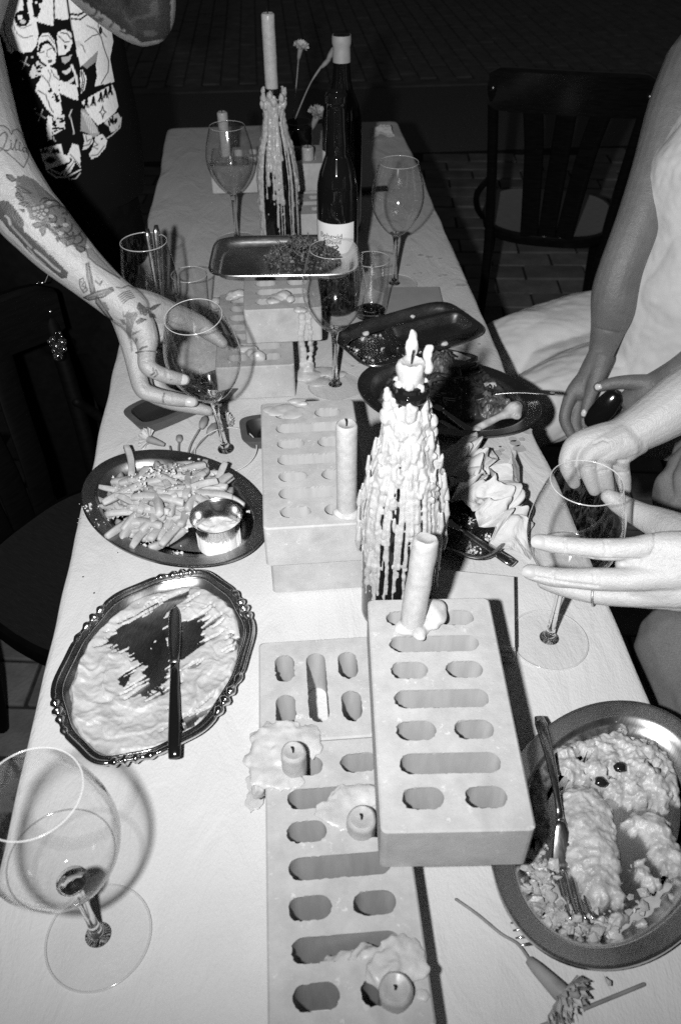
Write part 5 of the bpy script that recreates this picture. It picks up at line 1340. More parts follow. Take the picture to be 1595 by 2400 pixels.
Z6 = lambda pts: zs(pts, .2105, 270, 650)
Z3 = lambda pts: zs(pts, .2551)

# ---------------------------------------------------------------- tattooed person on the left
parts = [limb([(-110, 40, 1.34, .052), (-55, 240, 1.18, .043), (-14, 370, 1.12, .0405), (48, 478, 1.095, .0395), (95, 532, 1.085, .0375), (142, 583, 1.08, .034), (200, 638, 1.075, .0285), (255, 686, 1.07, .0250), (305, 725, 1.065, .0245)], 22)]
parts += [limb([(300, 722, 1.068, .022), (322, 752, 1.062, .020), (342, 790, 1.058, .0155), (344, 825, 1.052, .0112), (345, 856, 1.046, .0108), (366, 872, 1.046, .0096), (400, 884, 1.050, .0090), (432, 890, 1.056, .0072)]),
          limb([(295, 730, 1.08, .021), (308, 780, 1.080, .018), (318, 835, 1.080, .0145), (324, 880, 1.075, .0115), (336, 914, 1.070, .0108), (368, 927, 1.067, .0096), (410, 936, 1.066, .0090), (452, 942, 1.068, .0070)]),
          limb([(300, 740, 1.095, .020), (318, 800, 1.10, .017), (330, 860, 1.105, .0135), (345, 915, 1.10, .0105), (390, 940, 1.095, .0095), (440, 952, 1.092, .0088), (488, 963, 1.092, .0068)]),
          limb([(305, 735, 1.105, .018), (330, 800, 1.125, .015), (350, 860, 1.13, .012), (380, 915, 1.13, .0095), (430, 935, 1.13, .008), (470, 950, 1.13, .0065)]),
          limb([(298, 716, 1.075, .0235), (345, 722, 1.085, .0215), (395, 738, 1.105, .0185), (432, 748, 1.125, .0152), (468, 762, 1.14, .0130), (495, 782, 1.143, .0108), (521, 804, 1.138, .0075)]),
          limb([(310, 740, 1.085, .021), (345, 760, 1.095, .019), (365, 778, 1.09, .0145)])]
armA = parts
bodyA = [wlimb([(-.42, 1.66, .62, .12), (-.42, 1.66, .40, .13), (-.42, 1.66, .15, .14)]), wlimb([(-.42, 1.66, .62, .10), (-.34, 1.62, .70, .07), tuple(Q(-110, 40, 1.34))+(.055,)]),
         wlimb([tuple(V(150, -120, 1.58))+(.05,), tuple(V(240, -30, 1.50))+(.046,), tuple(V(318, 28, 1.46))+(.043,), tuple(V(345, 30, 1.45))+(.041,), tuple(V(352, -40, 1.43))+(.036,), tuple(V(330, -130, 1.42))+(.03,)]), wlimb([(-.42, 1.66, .62, .10), tuple(V(150, -120, 1.58))+(.06,)]), wlimb([(-.42, 1.68, .6, .08), (-.42, 1.66, .78, .055)])]
me = fuse(remesh(join(*armA), .0014, 4), remesh(join(*bodyA), .004, 4))
ink = .82
T = [('poly', Z4([(160, 760), (250, 715), (380, 775), (470, 870), (620, 1000), (790, 1180), (920, 1360), (900, 1500), (830, 1520), (760, 1450), (690, 1460), (590, 1370), (500, 1270), (420, 1200), (320, 1180), (290, 1080), (170, 950), (170, 850)]), .74),
     ('poly', Z4([(180, 730), (280, 735), (420, 830), (540, 960), (470, 980), (330, 950), (220, 900), (190, 830)]), .80)]
for lf in ([(70, 715), (120, 720), (170, 770), (130, 785), (80, 750)], [(165, 910), (200, 900), (250, 970), (215, 990), (175, 950)], [(200, 1020), (250, 1000), (320, 1030), (270, 1052)], [(340, 1240), (400, 1210), (480, 1245), (380, 1275)], [(425, 1255), (485, 1245), (475, 1330), (450, 1358), (422, 1300)], [(690, 1400), (790, 1375), (770, 1440), (700, 1465)], [(795, 1450), (890, 1480), (895, 1510), (850, 1530), (810, 1500)], [(165, 845), (210, 835), (330, 910), (250, 900)], [(590, 1385), (610, 1420), (625, 1390)], [(215, 1080), (250, 1110), (255, 1080)]):
    T += [('poly', Z4(lf), .80), ('line', Z4(lf+lf[:1]), 1.6, 1.0)]
for k in range(14):
    a = k*2.4; r_ = 22+9.5*k**.9; c = (420+r_*math.cos(a)*.62, 1105+r_*math.sin(a)*.62)
    pts = [(c[0]+30*math.cos(b_), c[1]+27*math.sin(b_)) for b_ in np.linspace(0, 2*PI, 12)]
    T += [('disc', Z4([c])[0], (5.2, 4.8), .30), ('line', Z4(pts), 1.3, .9)]
for cx_, cy_, rx_, ry_, a0, a1 in ((600, 1200, 90, 70, -.5, 2.6), (640, 1260, 120, 80, -.3, 2.4), (560, 1230, 70, 60, .3, 3.0), (660, 1330, 110, 50, -.2, 2.2), (770, 1290, 90, 70, .2, 2.8), (540, 1040, 90, 60, -2.6, .4), (600, 1110, 110, 70, -2.4, .3), (720, 1200, 110, 90, -2.2, .2), (480, 1010, 60, 50, -2.8, .3), (800, 1390, 70, 50, -1, 2), (560, 1180, 40, 40, 0, 6.2)):
    T.append(('line', Z4([(cx_+rx_*math.cos(b_), cy_+ry_*math.sin(b_)) for b_ in np.linspace(a0, a1, 12)]), 2.4, 1.0))
for cx_, cy_ in ((540, 1150), (690, 1240), (560, 1240), (520, 1010), (640, 1330)): T.append(('disc', Z4([(cx_, cy_)])[0], (7, 4.5), .22))
T += [('poly', Z4([(-60, 990), (80, 985), (140, 1040), (205, 1130), (250, 1200), (255, 1310), (300, 1340), (370, 1400), (470, 1460), (545, 1560), (615, 1640), (715, 1740), (705, 1800), (650, 1806), (540, 1720), (420, 1620), (300, 1520), (200, 1400), (90, 1290), (20, 1200), (-60, 1150)]), .92),
      ('line', Z4([(60, 1150), (95, 1180), (110, 1235)]), 5, .15), ('line', Z4([(60, 1165), (80, 1200)]), 2, .9), ('line', Z4([(130, 1260), (230, 1370), (330, 1480)]), 3.2, .45), ('line', Z4([(400, 1420), (470, 1480), (520, 1540)]), 4, .2), ('line', Z4([(370, 1510), (470, 1590), (560, 1680), (630, 1730)]), 4, .25), ('line', Z4([(290, 1480), (380, 1580), (480, 1670)]), 2.5, .4)]
T += [('line', Z4([(-20, 200), (40, 200), (90, 230), (125, 295), (140, 250), (180, 235), (230, 280), (270, 370), (300, 470), (300, 540), (250, 640), (150, 545), (50, 460)]), 1.5, .8)]
for st in ([(-20, 330), (20, 285), (55, 265), (80, 300), (65, 370), (35, 440), (0, 470), (-20, 450), (10, 430), (50, 455), (85, 462), (115, 435)], [(122, 385), (118, 440), (135, 452)], [(138, 450), (170, 380), (182, 345), (170, 350), (160, 420), (170, 458), (190, 450)], [(208, 405), (204, 455), (222, 462)], [(280, 435), (250, 428), (238, 455), (255, 478), (276, 455), (281, 430), (282, 480), (298, 490)], [(116, 352), (118, 358)], [(212, 378), (214, 384)]):
    T.append(('line', Z4(st), 1.6, .82))
T += [('poly', Z4([(905, 1490), (960, 1480), (1060, 1590), (1180, 1720), (1260, 1800), (1150, 1740), (1020, 1660), (930, 1580)]), .45), ('line', Z4([(905, 1490), (930, 1580), (1020, 1660), (1150, 1740), (1260, 1800)]), 1.8, .85)]
for pg in ([(905, 1650), (932, 1640), (962, 1780), (1002, 1960), (962, 1965), (920, 1800)], [(880, 2005), (1000, 1950), (1180, 1898), (1192, 1930), (1085, 2000), (940, 2032)], [(1010, 1990), (1050, 2035), (1185, 2240), (1135, 2215), (1010, 2062)]):
    T += [('poly', Z4(pg), .55), ('line', Z4(pg+pg[:1]), 1.9, .97)]
T += [('line', Z4([(935, 1680), (955, 1800), (985, 1940)]), 1.4, .85), ('line', Z4([(930, 2010), (1080, 1965)]), 1.4, .85), ('poly', Z4([(1080, 1930), (1180, 1900), (1190, 1930), (1100, 1985)]), .75), ('poly', Z4([(1060, 2050), (1110, 2055), (1158, 2140), (1120, 2150)]), .65)]
ov = [(835, 1820), (870, 1800), (900, 1860), (918, 1930), (880, 1955), (845, 1900)]; T += [('line', Z4(ov+ov[:1]), 1.6, .85), ('line', Z4([(850, 1840), (885, 1850), (860, 1880), (900, 1900), (875, 1930)]), 1.3, .8), ('line', Z4([(1005, 1830), (1052, 1872), (1074, 1830)]), 2.6, .85)]
for k in range(6): T.append(('line', Z6([(15+k*12, 110+k*38), (70+k*14, 120+k*22), (150+k*12, 90+k*20), (210+k*14, 120+k*14)]) if k == 0 else Z6([(20+k*14, 190+k*20), (80+k*14, 150+k*18), (150+k*14, 130+k*18)]), 1.4, .8))
for pg in ([(248, 330), (268, 280), (322, 330), (300, 352), (255, 355)], [(390, 345), (440, 312), (505, 298), (440, 350), (400, 362)], [(380, 405), (430, 408), (455, 450), (390, 442)], [(235, 490), (290, 455), (345, 470), (250, 520)]): T += [('poly', Z6(pg), .85), ('line', Z6(pg+pg[:1]), 1.4, .9)]
for k in range(6):
    a = k*PI/3+.3; T.append(('line', Z6([(325+12*math.cos(a), 372+10*math.sin(a)), (325+48*math.cos(a-.35), 372+40*math.sin(a-.35)), (325+62*math.cos(a), 372+52*math.sin(a)), (325+48*math.cos(a+.35), 372+40*math.sin(a+.35)), (325+12*math.cos(a), 372+10*math.sin(a))]), 1.4, .85))
T += [('poly', Z6([(125, 460), (150, 395), (230, 385), (255, 425), (215, 500), (190, 570), (180, 680), (205, 790), (185, 840), (160, 720), (120, 590)]), .62)]
for pg in ([(78, 358), (112, 440), (92, 450)], [(48, 470), (110, 470), (120, 530), (90, 530)], [(105, 420), (155, 362), (125, 470)], [(190, 612), (302, 585), (192, 655)], [(225, 670), (262, 690), (225, 745)]): T.append(('poly', Z6(pg), .62))
T += [('line', Z6([(420, 1015), (438, 1065), (402, 1088)]), 2.6, .85), ('line', Z6([(455, 1032), (478, 1078), (436, 1108)]), 2.2, .8), ('line', Z6([(548, 1292), (532, 1345), (536, 1392)]), 2.4, .8), ('line', Z6([(278, 805), (300, 785), (350, 772)]), 3.5, .8), ('disc', Z6([(620, 1138)])[0], (2, 2), .8)]
# dark sleeve of the other arm
rr = random.Random(9)
T.append(('poly', [(160, -20), (250, 40), (330, 100), (400, 90), (400, -20)], 1.0))
for k in range(14):
    c = (rr.uniform(215, 375), rr.uniform(-5, 85)); a = rr.uniform(0, PI); L_ = rr.uniform(8, 20)
    T.append(('line', [(c[0]-L_*math.cos(a), c[1]-L_*math.sin(a)), (c[0]+3, c[1]+3), (c[0]+L_*math.cos(a), c[1]+L_*math.sin(a))], rr.uniform(2, 5), .93))
T += [('disc', (352, 78), (16, 8), .84), ('line', [(310, 45), (340, 38), (372, 30)], 7, .88), ('disc', (362, 15), (10, 14), .86)]
crease(me, [Z6([(290, 900), (330, 930), (400, 900)]), Z6([(300, 925), (350, 945), (410, 915)]), Z6([(560, 1040), (570, 1120)]), Z6([(580, 1045), (585, 1150)]), Z6([(640, 1290), (650, 1400)]), Z6([(310, 1190), (340, 1240), (320, 1280)]), Z6([(330, 1190), (365, 1235), (350, 1290)]), Z6([(520, 650), (480, 720)]), Z6([(270, 690), (330, 650), (420, 640)]), Z6([(290, 720), (350, 680), (430, 670)]), Z6([(600, 480), (660, 520), (760, 545)]), Z6([(610, 500), (690, 545), (760, 560)]), Z6([(950, 590), (1000, 560)])])
paint(me, T, soft=1.4)
pA = tag(link('person', me, MT['skin_tattoo']), 'person in a black printed shirt reaching over with a heavily tattooed arm', 'person')
# shirt
def torso_rings(cx_, cy_, rings, n=72):
    v, f = [], []
    for z, rx_, ry_, ox, oy in rings:
        for i in range(n):
            a = 2*PI*i/n; v.append((cx_+ox+rx_*math.cos(a), cy_+oy+ry_*math.sin(a), z))
    m = len(rings)
    for j in range(m-1):
        for i in range(n): f.append((j*n+i, j*n+(i+1) % n, (j+1)*n+(i+1) % n, (j+1)*n+i))
    f += [tuple(reversed(range(n))), tuple((m-1)*n+i for i in range(n))]
    return v, f
def fine_torso(cx_, cy_, rings, n, m):
    zr = [r[0] for r in rings]; zz = np.linspace(zr[0], zr[-1], m); v = []
    rx_ = np.interp(zz, zr, [r[1] for r in rings]); ry_ = np.interp(zz, zr, [r[2] for r in rings]); ker = np.ones(25)/25
    rx_ = np.convolve(np.pad(rx_, 12, 'edge'), ker, 'valid'); ry_ = np.convolve(np.pad(ry_, 12, 'edge'), ker, 'valid')
    A = 2*PI*np.arange(n)/n
    for j in range(m):
        v += np.stack([cx_+rx_[j]*np.cos(A), cy_+ry_[j]*np.sin(A), np.full(n, zz[j])], 1).tolist()
    f = [(j*n+i, j*n+(i+1) % n, (j+1)*n+(i+1) % n, (j+1)*n+i) for j in range(m-1) for i in range(n)]
    return v, f
me = mesh(fine_torso(-.425, 1.655, [(.13, .176, .138), (.17, .184, .146), (.24, .186, .148), (.32, .182, .146), (.42, .180, .145), (.55, .19, .142), (.66, .17, .12), (.70, .12, .09)], 640, 380))
wrinkle(me, .0040, 9, (1, 1, .35), 4, False)
Wt = [('poly', Z3([(-80, -60), (610, -60), (640, 60), (645, 160), (600, 186), (505, 168), (500, 240), (430, 225), (340, 200), (356, 290), (345, 400), (300, 470), (220, 487), (140, 460), (110, 497), (75, 470), (50, 390), (-80, 150)]), 1),
      ('line', Z3([(40, 190), (45, 300), (90, 410), (140, 460)]), 1.5, 0), ('line', Z3([(120, 220), (160, 310), (220, 350), (300, 330)]), 1.3, .2), ('disc', Z3([(205, 170)])[0], (18, 19), 0), ('line', Z3([(150, 230), (210, 262), (290, 225)]), 1.5, .3), ('disc', Z3([(185, 158)])[0], (6, 6), 1), ('disc', Z3([(215, 200)])[0], (7, 5), .7),
      ('poly', Z3([(205, -40), (245, -40), (265, 110), (225, 130)]), 0), ('poly', Z3([(295, -40), (340, -40), (375, 90), (345, 170), (310, 150), (300, 60)]), 0), ('disc', Z3([(365, 0)])[0], (8, 9), 0), ('disc', Z3([(335, 20)])[0], (3, 3), 1), ('line', Z3([(497, -40), (500, 165)]), 2.5, 0), ('line', Z3([(606, -40), (640, 130)]), 2, 0),
      ('poly', Z3([(622, -40), (660, -40), (790, 95), (910, 190), (1025, 258), (1042, 380), (1012, 540), (1042, 700), (1052, 752), (960, 775), (870, 795), (892, 700), (882, 600), (902, 470), (800, 560), (742, 612), (710, 500), (690, 380), (660, 240)]), 1),
      ('line', Z3([(655, 128), (720, 138), (795, 100)]), 4, 0), ('line', Z3([(660, 172), (740, 178), (805, 130)]), 3, 0), ('line', Z3([(700, 380), (760, 420), (785, 480)]), 1.3, .1), ('line', Z3([(780, 385), (850, 330), (930, 312)]), 1.3, .1), ('line', Z3([(800, 235), (880, 270), (930, 340), (960, 450), (1000, 560)]), 1.5, .1), ('disc', Z3([(925, 280)])[0], (4, 9), 0), ('line', Z3([(905, 195), (905, 250), (980, 340)]), 1.3, .1), ('line', Z3([(1000, 560), (995, 660), (930, 770)]), 1.3, .1), ('poly', Z3([(760, 600), (898, 470), (892, 560), (800, 630)]), .35), ('disc', Z3([(720, 400)])[0], (6, 8), .8),
      ('poly', Z3([(735, 640), (760, 640), (800, 720), (780, 820), (745, 870)]), 1), ('line', Z3([(752, 650), (780, 730), (760, 850)]), 1.6, 0), ('line', Z3([(740, 660), (762, 740), (748, 840)]), 1.6, 0),
      ('poly', Z3([(355, 350), (400, 302), (450, 305), (500, 370), (522, 470), (508, 580), (450, 606), (390, 570), (345, 500)]), 1), ('poly', Z3([(352, 470), (365, 400), (440, 362), (505, 440), (512, 500), (480, 425), (430, 400), (390, 425), (368, 500)]), 0), ('line', Z3([(385, 330), (450, 330), (500, 400)]), 1.3, .2), ('disc', Z3([(460, 562)])[0], (5.5, 4), .1), ('line', Z3([(375, 485), (405, 475)]), 2.2, .25), ('line', Z3([(440, 460), (480, 440)]), 2.2, .25), ('line', Z3([(435, 470), (430, 515), (450, 525)]), 1.2, .3),
      ('poly', Z3([(270, 690), (300, 600), (350, 560), (400, 600), (440, 620), (375, 690), (300, 722)]), .8)]
rr = random.Random(2)
for k in range(16): Wt.append(('disc', Z3([(rr.uniform(285, 420), rr.uniform(585, 705))])[0], (3.4, 2.4), 0))
Wt += [('poly', Z3([(380, 640), (440, 600), (520, 640), (545, 720), (545, 850), (572, 1000), (560, 1082), (500, 1072), (430, 1000), (370, 900), (325, 830), (342, 770), (380, 710)]), 1), ('line', Z3([(350, 830), (420, 870), (470, 1000), (495, 1035)]), 1.6, .05), ('line', Z3([(385, 690), (440, 750), (465, 800)]), 1.3, .1), ('line', Z3([(470, 640), (500, 700), (540, 730)]), 1.3, .1), ('line', Z3([(440, 640), (470, 690), (450, 760)]), 1.2, .2)]
for k in range(18): t_ = rr.random(); Wt.append(('disc', Z3([(435+110*t_+rr.uniform(-18, 18), 800+130*t_+rr.uniform(-18, 18))])[0], (3, 2.6), 0))
Wt += [('poly', Z3([(528, 300), (600, 266), (662, 312), (664, 400), (640, 462), (600, 500), (540, 512), (524, 420)]), 1), ('line', Z3([(540, 330), (600, 390), (640, 385)]), 1.5, 0), ('disc', Z3([(602, 432)])[0], (3.5, 5), 0), ('line', Z3([(560, 300), (620, 310), (655, 360)]), 2.2, .05), ('poly', Z3([(560, 530), (600, 520), (660, 505), (640, 560), (600, 585), (570, 570)]), .55), ('poly', Z3([(565, 650), (620, 640), (665, 600), (650, 660), (600, 690)]), .8), ('poly', Z3([(600, 760), (650, 730), (690, 700), (680, 740), (640, 770)]), .8), ('poly', Z3([(548, 735), (640, 772), (710, 782), (722, 920), (680, 915), (600, 880), (548, 850)]), 1), ('line', Z3([(660, 600), (700, 700), (715, 790)]), 4, 1),
       ('poly', Z3([(440, 1060), (482, 1072), (482, 1200), (476, 1282), (440, 1290), (430, 1180)]), 1), ('poly', Z3([(490, 1080), (590, 1050), (600, 1180), (486, 1245)]), .85)]
for k in range(22): Wt.append(('disc', Z3([(rr.uniform(498, 590), rr.uniform(1085, 1215))])[0], (3.4, 2.3), 0))
Wt += [('line', Z3([(660, 1010), (640, 1060), (670, 1150), (680, 1230)]), 1.4, .8), ('line', Z3([(490, 1260), (510, 1300)]), 1.4, .7),
       ('poly', Z3([(750, 935), (1030, 765), (1062, 850), (1088, 980), (1062, 1030), (970, 1112), (900, 1152), (830, 1072), (780, 990)]), 1), ('line', Z3([(745, 925), (1030, 770)]), 1.6, 0)]
for cx_, cy_ in ((795, 945), (860, 925), (928, 890), (972, 855), (1015, 825)):
    Wt.append(('disc', Z3([(cx_, cy_-10)])[0], (3.6, 9), 0))
    for dx in (-26, -12, 10, 24): Wt.append(('line', Z3([(cx_, cy_-20), (cx_+dx, cy_+45)]), 1.5, 0))
st = [(945, 970), (955, 1015), (975, 1030), (955, 1045), (945, 1090), (935, 1045), (915, 1030), (935, 1015), (945, 970)]; Wt.append(('line', Z3(st), 1.4, .05))
Wt += [('poly', Z3([(955, 1130), (1020, 1070), (1085, 1040), (1115, 1090), (1085, 1185), (1020, 1220), (1000, 1160)]), .75)]
for k in range(7): Wt.append(('line', Z3([(1000+k*12, 1060+rr.uniform(0, 60)), (1010+k*10, 1110+rr.uniform(0, 60))]), 3, 0))
Wt += [('line', Z3([(1115, 1080), (1105, 1170), (1030, 1240), (985, 1270)]), 1.4, .7),
       ('poly', Z3([(738, 990), (790, 1012), (900, 1180), (915, 1232), (870, 1262), (800, 1222), (738, 1200)]), .42)]
for k in range(5): Wt.append(('line', Z3([(745+k*18, 1010+k*14), (790+k*20, 1110+k*10), (840+k*14, 1220)]), 1.2, .75))
Wt += [('poly', Z3([(880, 1255), (940, 1230), (987, 1290), (970, 1362), (900, 1440), (842, 1462), (820, 1420), (850, 1362)]), .85), ('line', Z3([(835, 1430), (900, 1420), (960, 1340)]), 1.3, .1), ('disc', Z3([(938, 1275)])[0], (2.6, 2.8), 0), ('line', Z3([(870, 1300), (900, 1330), (860, 1350), (900, 1370)]), 1.4, .1), ('poly', Z3([(760, 1230), (840, 1242), (862, 1300), (800, 1370), (760, 1382), (775, 1300)]), .8), ('line', Z3([(775, 1340), (820, 1330), (850, 1270)]), 1.4, .1), ('line', Z3([(790, 1250), (800, 1300), (830, 1280)]), 1.4, .1),
       ('poly', Z3([(370, 1372), (560, 1320), (590, 1420), (640, 1430), (650, 1482), (430, 1562), (400, 1480)]), .95), ('disc', Z3([(466, 1470)])[0], (12, 8), 0), ('line', Z3([(410, 1475), (466, 1438), (522, 1470), (466, 1505), (410, 1475)]), 1.3, .2)]
for cx_ in (400, 432, 500, 530):
    for dx in (-22, -8, 8, 22): Wt.append(('line', Z3([(cx_, 1365), (cx_+dx, 1405)]), 1.8, 0))
Wt += [('poly', Z3([(560, 1320), (650, 1320), (660, 1370), (620, 1430), (590, 1420)]), 0), ('poly', Z3([(620, 1432), (665, 1320), (722, 1335), (740, 1400), (740, 1542), (690, 1482)]), .9), ('line', Z3([(650, 1420), (700, 1480), (735, 1520)]), 1.3, .1), ('poly', Z3([(580, 1600), (620, 1520), (672, 1470), (692, 1500), (650, 1582), (600, 1617)]), .9), ('line', Z3([(600, 1600), (650, 1530), (680, 1490)]), 1.3, .1), ('line', Z3([(440, 1575), (520, 1630), (620, 1625), (740, 1560)]), 2.2, .8), ('line', Z3([(470, 1560), (560, 1600), (600, 1560)]), 2, .7), ('line', Z3([(625, 1625), (640, 1650), (700, 1640), (738, 1590)]), 1.3, .6),
       ('line', Z3([(612, -40), (652, 240), (712, 560), (742, 900), (730, 1290)]), 3.6, 0), ('line', Z3([(500, 160), (505, 300), (540, 560), (550, 700)]), 3, 0)]
for cx_, cy_ in ((230, 580), (375, 1060)):
    for a in (.2, 1.75): Wt.append(('line', Z3([(cx_-50*math.cos(a+.25), cy_-60*math.sin(a+.25)), (cx_+50*math.cos(a+.25), cy_+60*math.sin(a+.25))]), 1.2, .75))
for cx_, cy_ in ((298, 525), (325, 1000), (212, 725)): Wt.append(('disc', Z3([(cx_, cy_)])[0], (2.4, 2.4), .6))
paint(me, Wt, soft=1.0)
link('shirt', me, MT['shirt'], pA)
tr = remesh(join(wlimb([(-.43, 1.66, .13, .165), (-.43, 1.66, .02, .17), (-.43, 1.67, -.08, .15)]), wlimb([(-.36, 1.65, -.02, .105), (-.34, 1.62, -.35, .08), (-.34, 1.64, -.70, .062)]), wlimb([(-.50, 1.66, -.02, .105), (-.52, 1.66, -.35, .08), (-.53, 1.68, -.70, .062)])), .006, 6)
link('trousers', tr, MT['cloth_black'], pA)
nail(424, 889, 1.048, (10, 1), .0125, .017, MT['nail_skin'], pA)
nail(444, 942, 1.060, (10, 1.5), .0115, .016, MT['nail_skin'], pA)
nail(476, 961, 1.0865, (10, 3), .010, .014, MT['nail_skin'], pA)
# ring on the forefinger
rc = Q(343, 826, 1.053); ax = Vector(Q(345, 856, 1.046)-Q(342, 790, 1.058)).normalized()
Mr = Matrix.Translation(Vector(rc)) @ ax.to_track_quat('Z', 'Y').to_matrix().to_4x4() @ Matrix.Rotation(.25, 4, 'X')
ro = ob('ring', xf(lathe([(.0124+.0010*math.cos(a), .0010*math.sin(a)) for a in np.linspace(0, 2*PI, 9)], 40), Mr), MT['ring'], pA)

# ---------------------------------------------------------------- seated person in the white dress
arm = [limb([(1640, 150, 1.740, .060), (1592, 262, 1.690, .056), (1538, 400, 1.640, .043), (1495, 520, 1.610, .039), (1458, 615, 1.600, .0375), (1440, 680, 1.610, .040), (1434, 730, 1.625, .0385), (1421, 780, 1.636, .030), (1407, 828, 1.607, .0225)], 22),
       limb([(1407, 828, 1.607, .022), (1385, 875, 1.605, .023), (1362, 915, 1.605, .020)]),
       limb([(1410, 840, 1.600, .020), (1398, 880, 1.590, .016), (1384, 922, 1.580, .0115), (1376, 945, 1.577, .0105), (1368, 970, 1.577, .0085)]),
       limb([(1380, 880, 1.605, .019), (1345, 915, 1.600, .0145), (1328, 950, 1.595, .0112), (1322, 985, 1.593, .0105), (1336, 1018, 1.597, .0085)]),
       limb([(1380, 890, 1.615, .017), (1358, 935, 1.613, .0125), (1346, 985, 1.610, .0105), (1354, 1012, 1.611, .0085)]),
       limb([(1385, 900, 1.620, .016), (1375, 950, 1.620, .0115), (1368, 995, 1.620, .0095), (1380, 1010, 1.625, .008)]),
       limb([(1720, 780, 1.550, .040), (1650, 832, 1.580, .032), (1595, 868, 1.545, .026), (1550, 893, 1.560, .0235), (1512, 915, 1.570, .024), (1478, 935, 1.580, .021)], 20),
       limb([(1525, 900, 1.560, .017), (1482, 896, 1.557, .0140), (1445, 897, 1.553, .0115), (1420, 902, 1.551, .0105), (1400, 907, 1.551, .0085)]),
       limb([(1520, 930, 1.570, .018), (1478, 968, 1.575, .0145), (1445, 992, 1.585, .0115), (1420, 1008, 1.595, .0095)]),
       limb([(1520, 945, 1.580, .017), (1485, 992, 1.590, .0135), (1455, 1015, 1.600, .0105), (1430, 1025, 1.610, .009)]),
       wlimb([tuple(Q(1650, 150, 1.72))+(.052,), (.80, 1.50, .36, .085), (.88, 1.50, .40, .06), (.88, 1.50, .50, .05)]),
       wlimb([tuple(Q(1720, 780, 1.55))+(.04,), (.84, 1.20, .10, .043), (.90, 1.34, .32, .055)]), wlimb([(.82, 1.48, .34, .10), (.82, 1.47, .0, .11)])]
me = remesh(join(*arm), .0021, 3)
me.attributes.new('ink', 'FLOAT', 'POINT')
pB = tag(link('person', me, MT['skin_tan']), 'seated person in a sleeveless white linen outfit, both hands in the lap', 'person')
dr = join(torso_rings(.802, 1.372, [(-.27, .19, .17, 0, 0), (-.2, .185, .17, 0, 0), (-.05, .172, .16, 0, 0), (.10, .168, .150, .0, 0), (.25, .166, .145, .0, 0), (.33, .15, .125, .02, 0), (.36, .13, .11, .03, 0)], 48),
          wlimb([(.82, 1.56, -.20, .105), (.66, 1.55, -.185, .098), (.52, 1.52, -.19, .085), (.43, 1.49, -.215, .078), (.40, 1.48, -.26, .07)]),
          wlimb([(.82, 1.40, -.20, .105), (.68, 1.37, -.185, .095), (.54, 1.34, -.19, .082), (.45, 1.32, -.22, .075), (.42, 1.31, -.27, .07)]), wlimb([(.80, 1.47, -.22, .12), (.55, 1.43, -.22, .085)]))
me = remesh(dr, .0042, 14); wrinkle(me, .0110, 4.5, (.5, 1.7, 1.6), 3, False); wrinkle(me, .0034, 9, (.5, 1.2, .7), 8, True); wrinkle(me, .0012, 34, (.6, 1.2, 1), 2, True)
link('white_dress', me, MT['cloth_white'], pB)
lg = remesh(join(wlimb([(.41, 1.48, -.25, .062), (.40, 1.47, -.45, .052), (.42, 1.48, -.71, .036)]), wlimb([(.42, 1.31, -.26, .062), (.41, 1.30, -.45, .052), (.43, 1.31, -.71, .036)])), .006, 5)
link('trouser_legs', lg, MT['cloth_white'], pB)
nail(1368, 966, 1.569, (-2, 10), .0105, .015, MT['nail'], pB); nail(1404, 906, 1.543, (-10, 2), .0115, .016, MT['nail'], pB); nail(1366, 1007, 1.612, (8, 3), .008, .010, MT['nail'], pB)
ob('bracelet', tube([Q(1549+18*math.sin(a)*.25-4*math.cos(a)*0, 890+24*math.sin(a), 1.56-.0252*math.cos(a)) for a in np.linspace(0, 2*PI, 28)], .0011, 6, caps=False, rnd=False), MT['ring'], pB, True)
A, B = Q(1378, 1000, 1.568), Q(1446, 920, 1.545)
tag(ob('black_case', strap([A+(B-A)*s for s in (0, .08, .3, .6, .92, 1)], [.018, .032, .040, .042, .032, .016], [.006, .014, .018, .018, .014, .006], -ray(1412, 960), 16), MT['phone']), 'glossy black case held in the lap of the person in white', 'case')

# ---------------------------------------------------------------- pale-armed person at the right edge
hand = [limb([(1760, 1370, .80, .031), (1690, 1350, .81, .029), (1630, 1330, .815, .027), (1590, 1325, .815, .024)], 20),
        limb([(1620, 1300, .812, .022), (1570, 1285, .806, .0165), (1530, 1280, .802, .0125), (1478, 1286, .798, .0106), (1420, 1288, .797, .0104), (1370, 1284, .799, .0092), (1322, 1280, .801, .0092), (1262, 1269, .806, .0076)]),
        limb([(1620, 1330, .815, .022), (1580, 1345, .806, .0165), (1540, 1350, .803, .0132), (1465, 1358, .801, .0112), (1388, 1357, .802, .0108), (1340, 1355, .806, .0096), (1293, 1352, .81, .0095), (1241, 1340, .815, .0078)]),
        limb([(1630, 1360, .82, .021), (1590, 1385, .817, .0165), (1550, 1393, .818, .0125), (1475, 1396, .822, .0108), (1405, 1393, .826, .0102), (1350, 1384, .832, .0092), (1310, 1374, .836, .009), (1275, 1364, .84, .0075)]),
        limb([(1640, 1370, .835, .019), (1600, 1398, .84, .0145), (1560, 1402, .845, .0112), (1500, 1402, .85, .0095), (1440, 1398, .855, .009), (1390, 1390, .86, .0075)]),
        limb([(1630, 1300, .835, .024), (1590, 1255, .86, .0205), (1545, 1228, .885, .0165), (1505, 1210, .90, .0135), (1470, 1192, .912, .0118), (1445, 1177, .914, .0105), (1424, 1163, .912, .008)]),
        limb([(1640, 1322, .818, .028), (1560, 1318, .812, .0235), (1505, 1320, .809, .0165), (1462, 1322, .808, .0085)]), limb([(1640, 1360, .822, .024), (1560, 1372, .818, .0185), (1490, 1375, .816, .0105)]),
        limb([(1610, 1320, .84, .025), (1570, 1320, .84, .022), (1545, 1330, .84, .018)])]
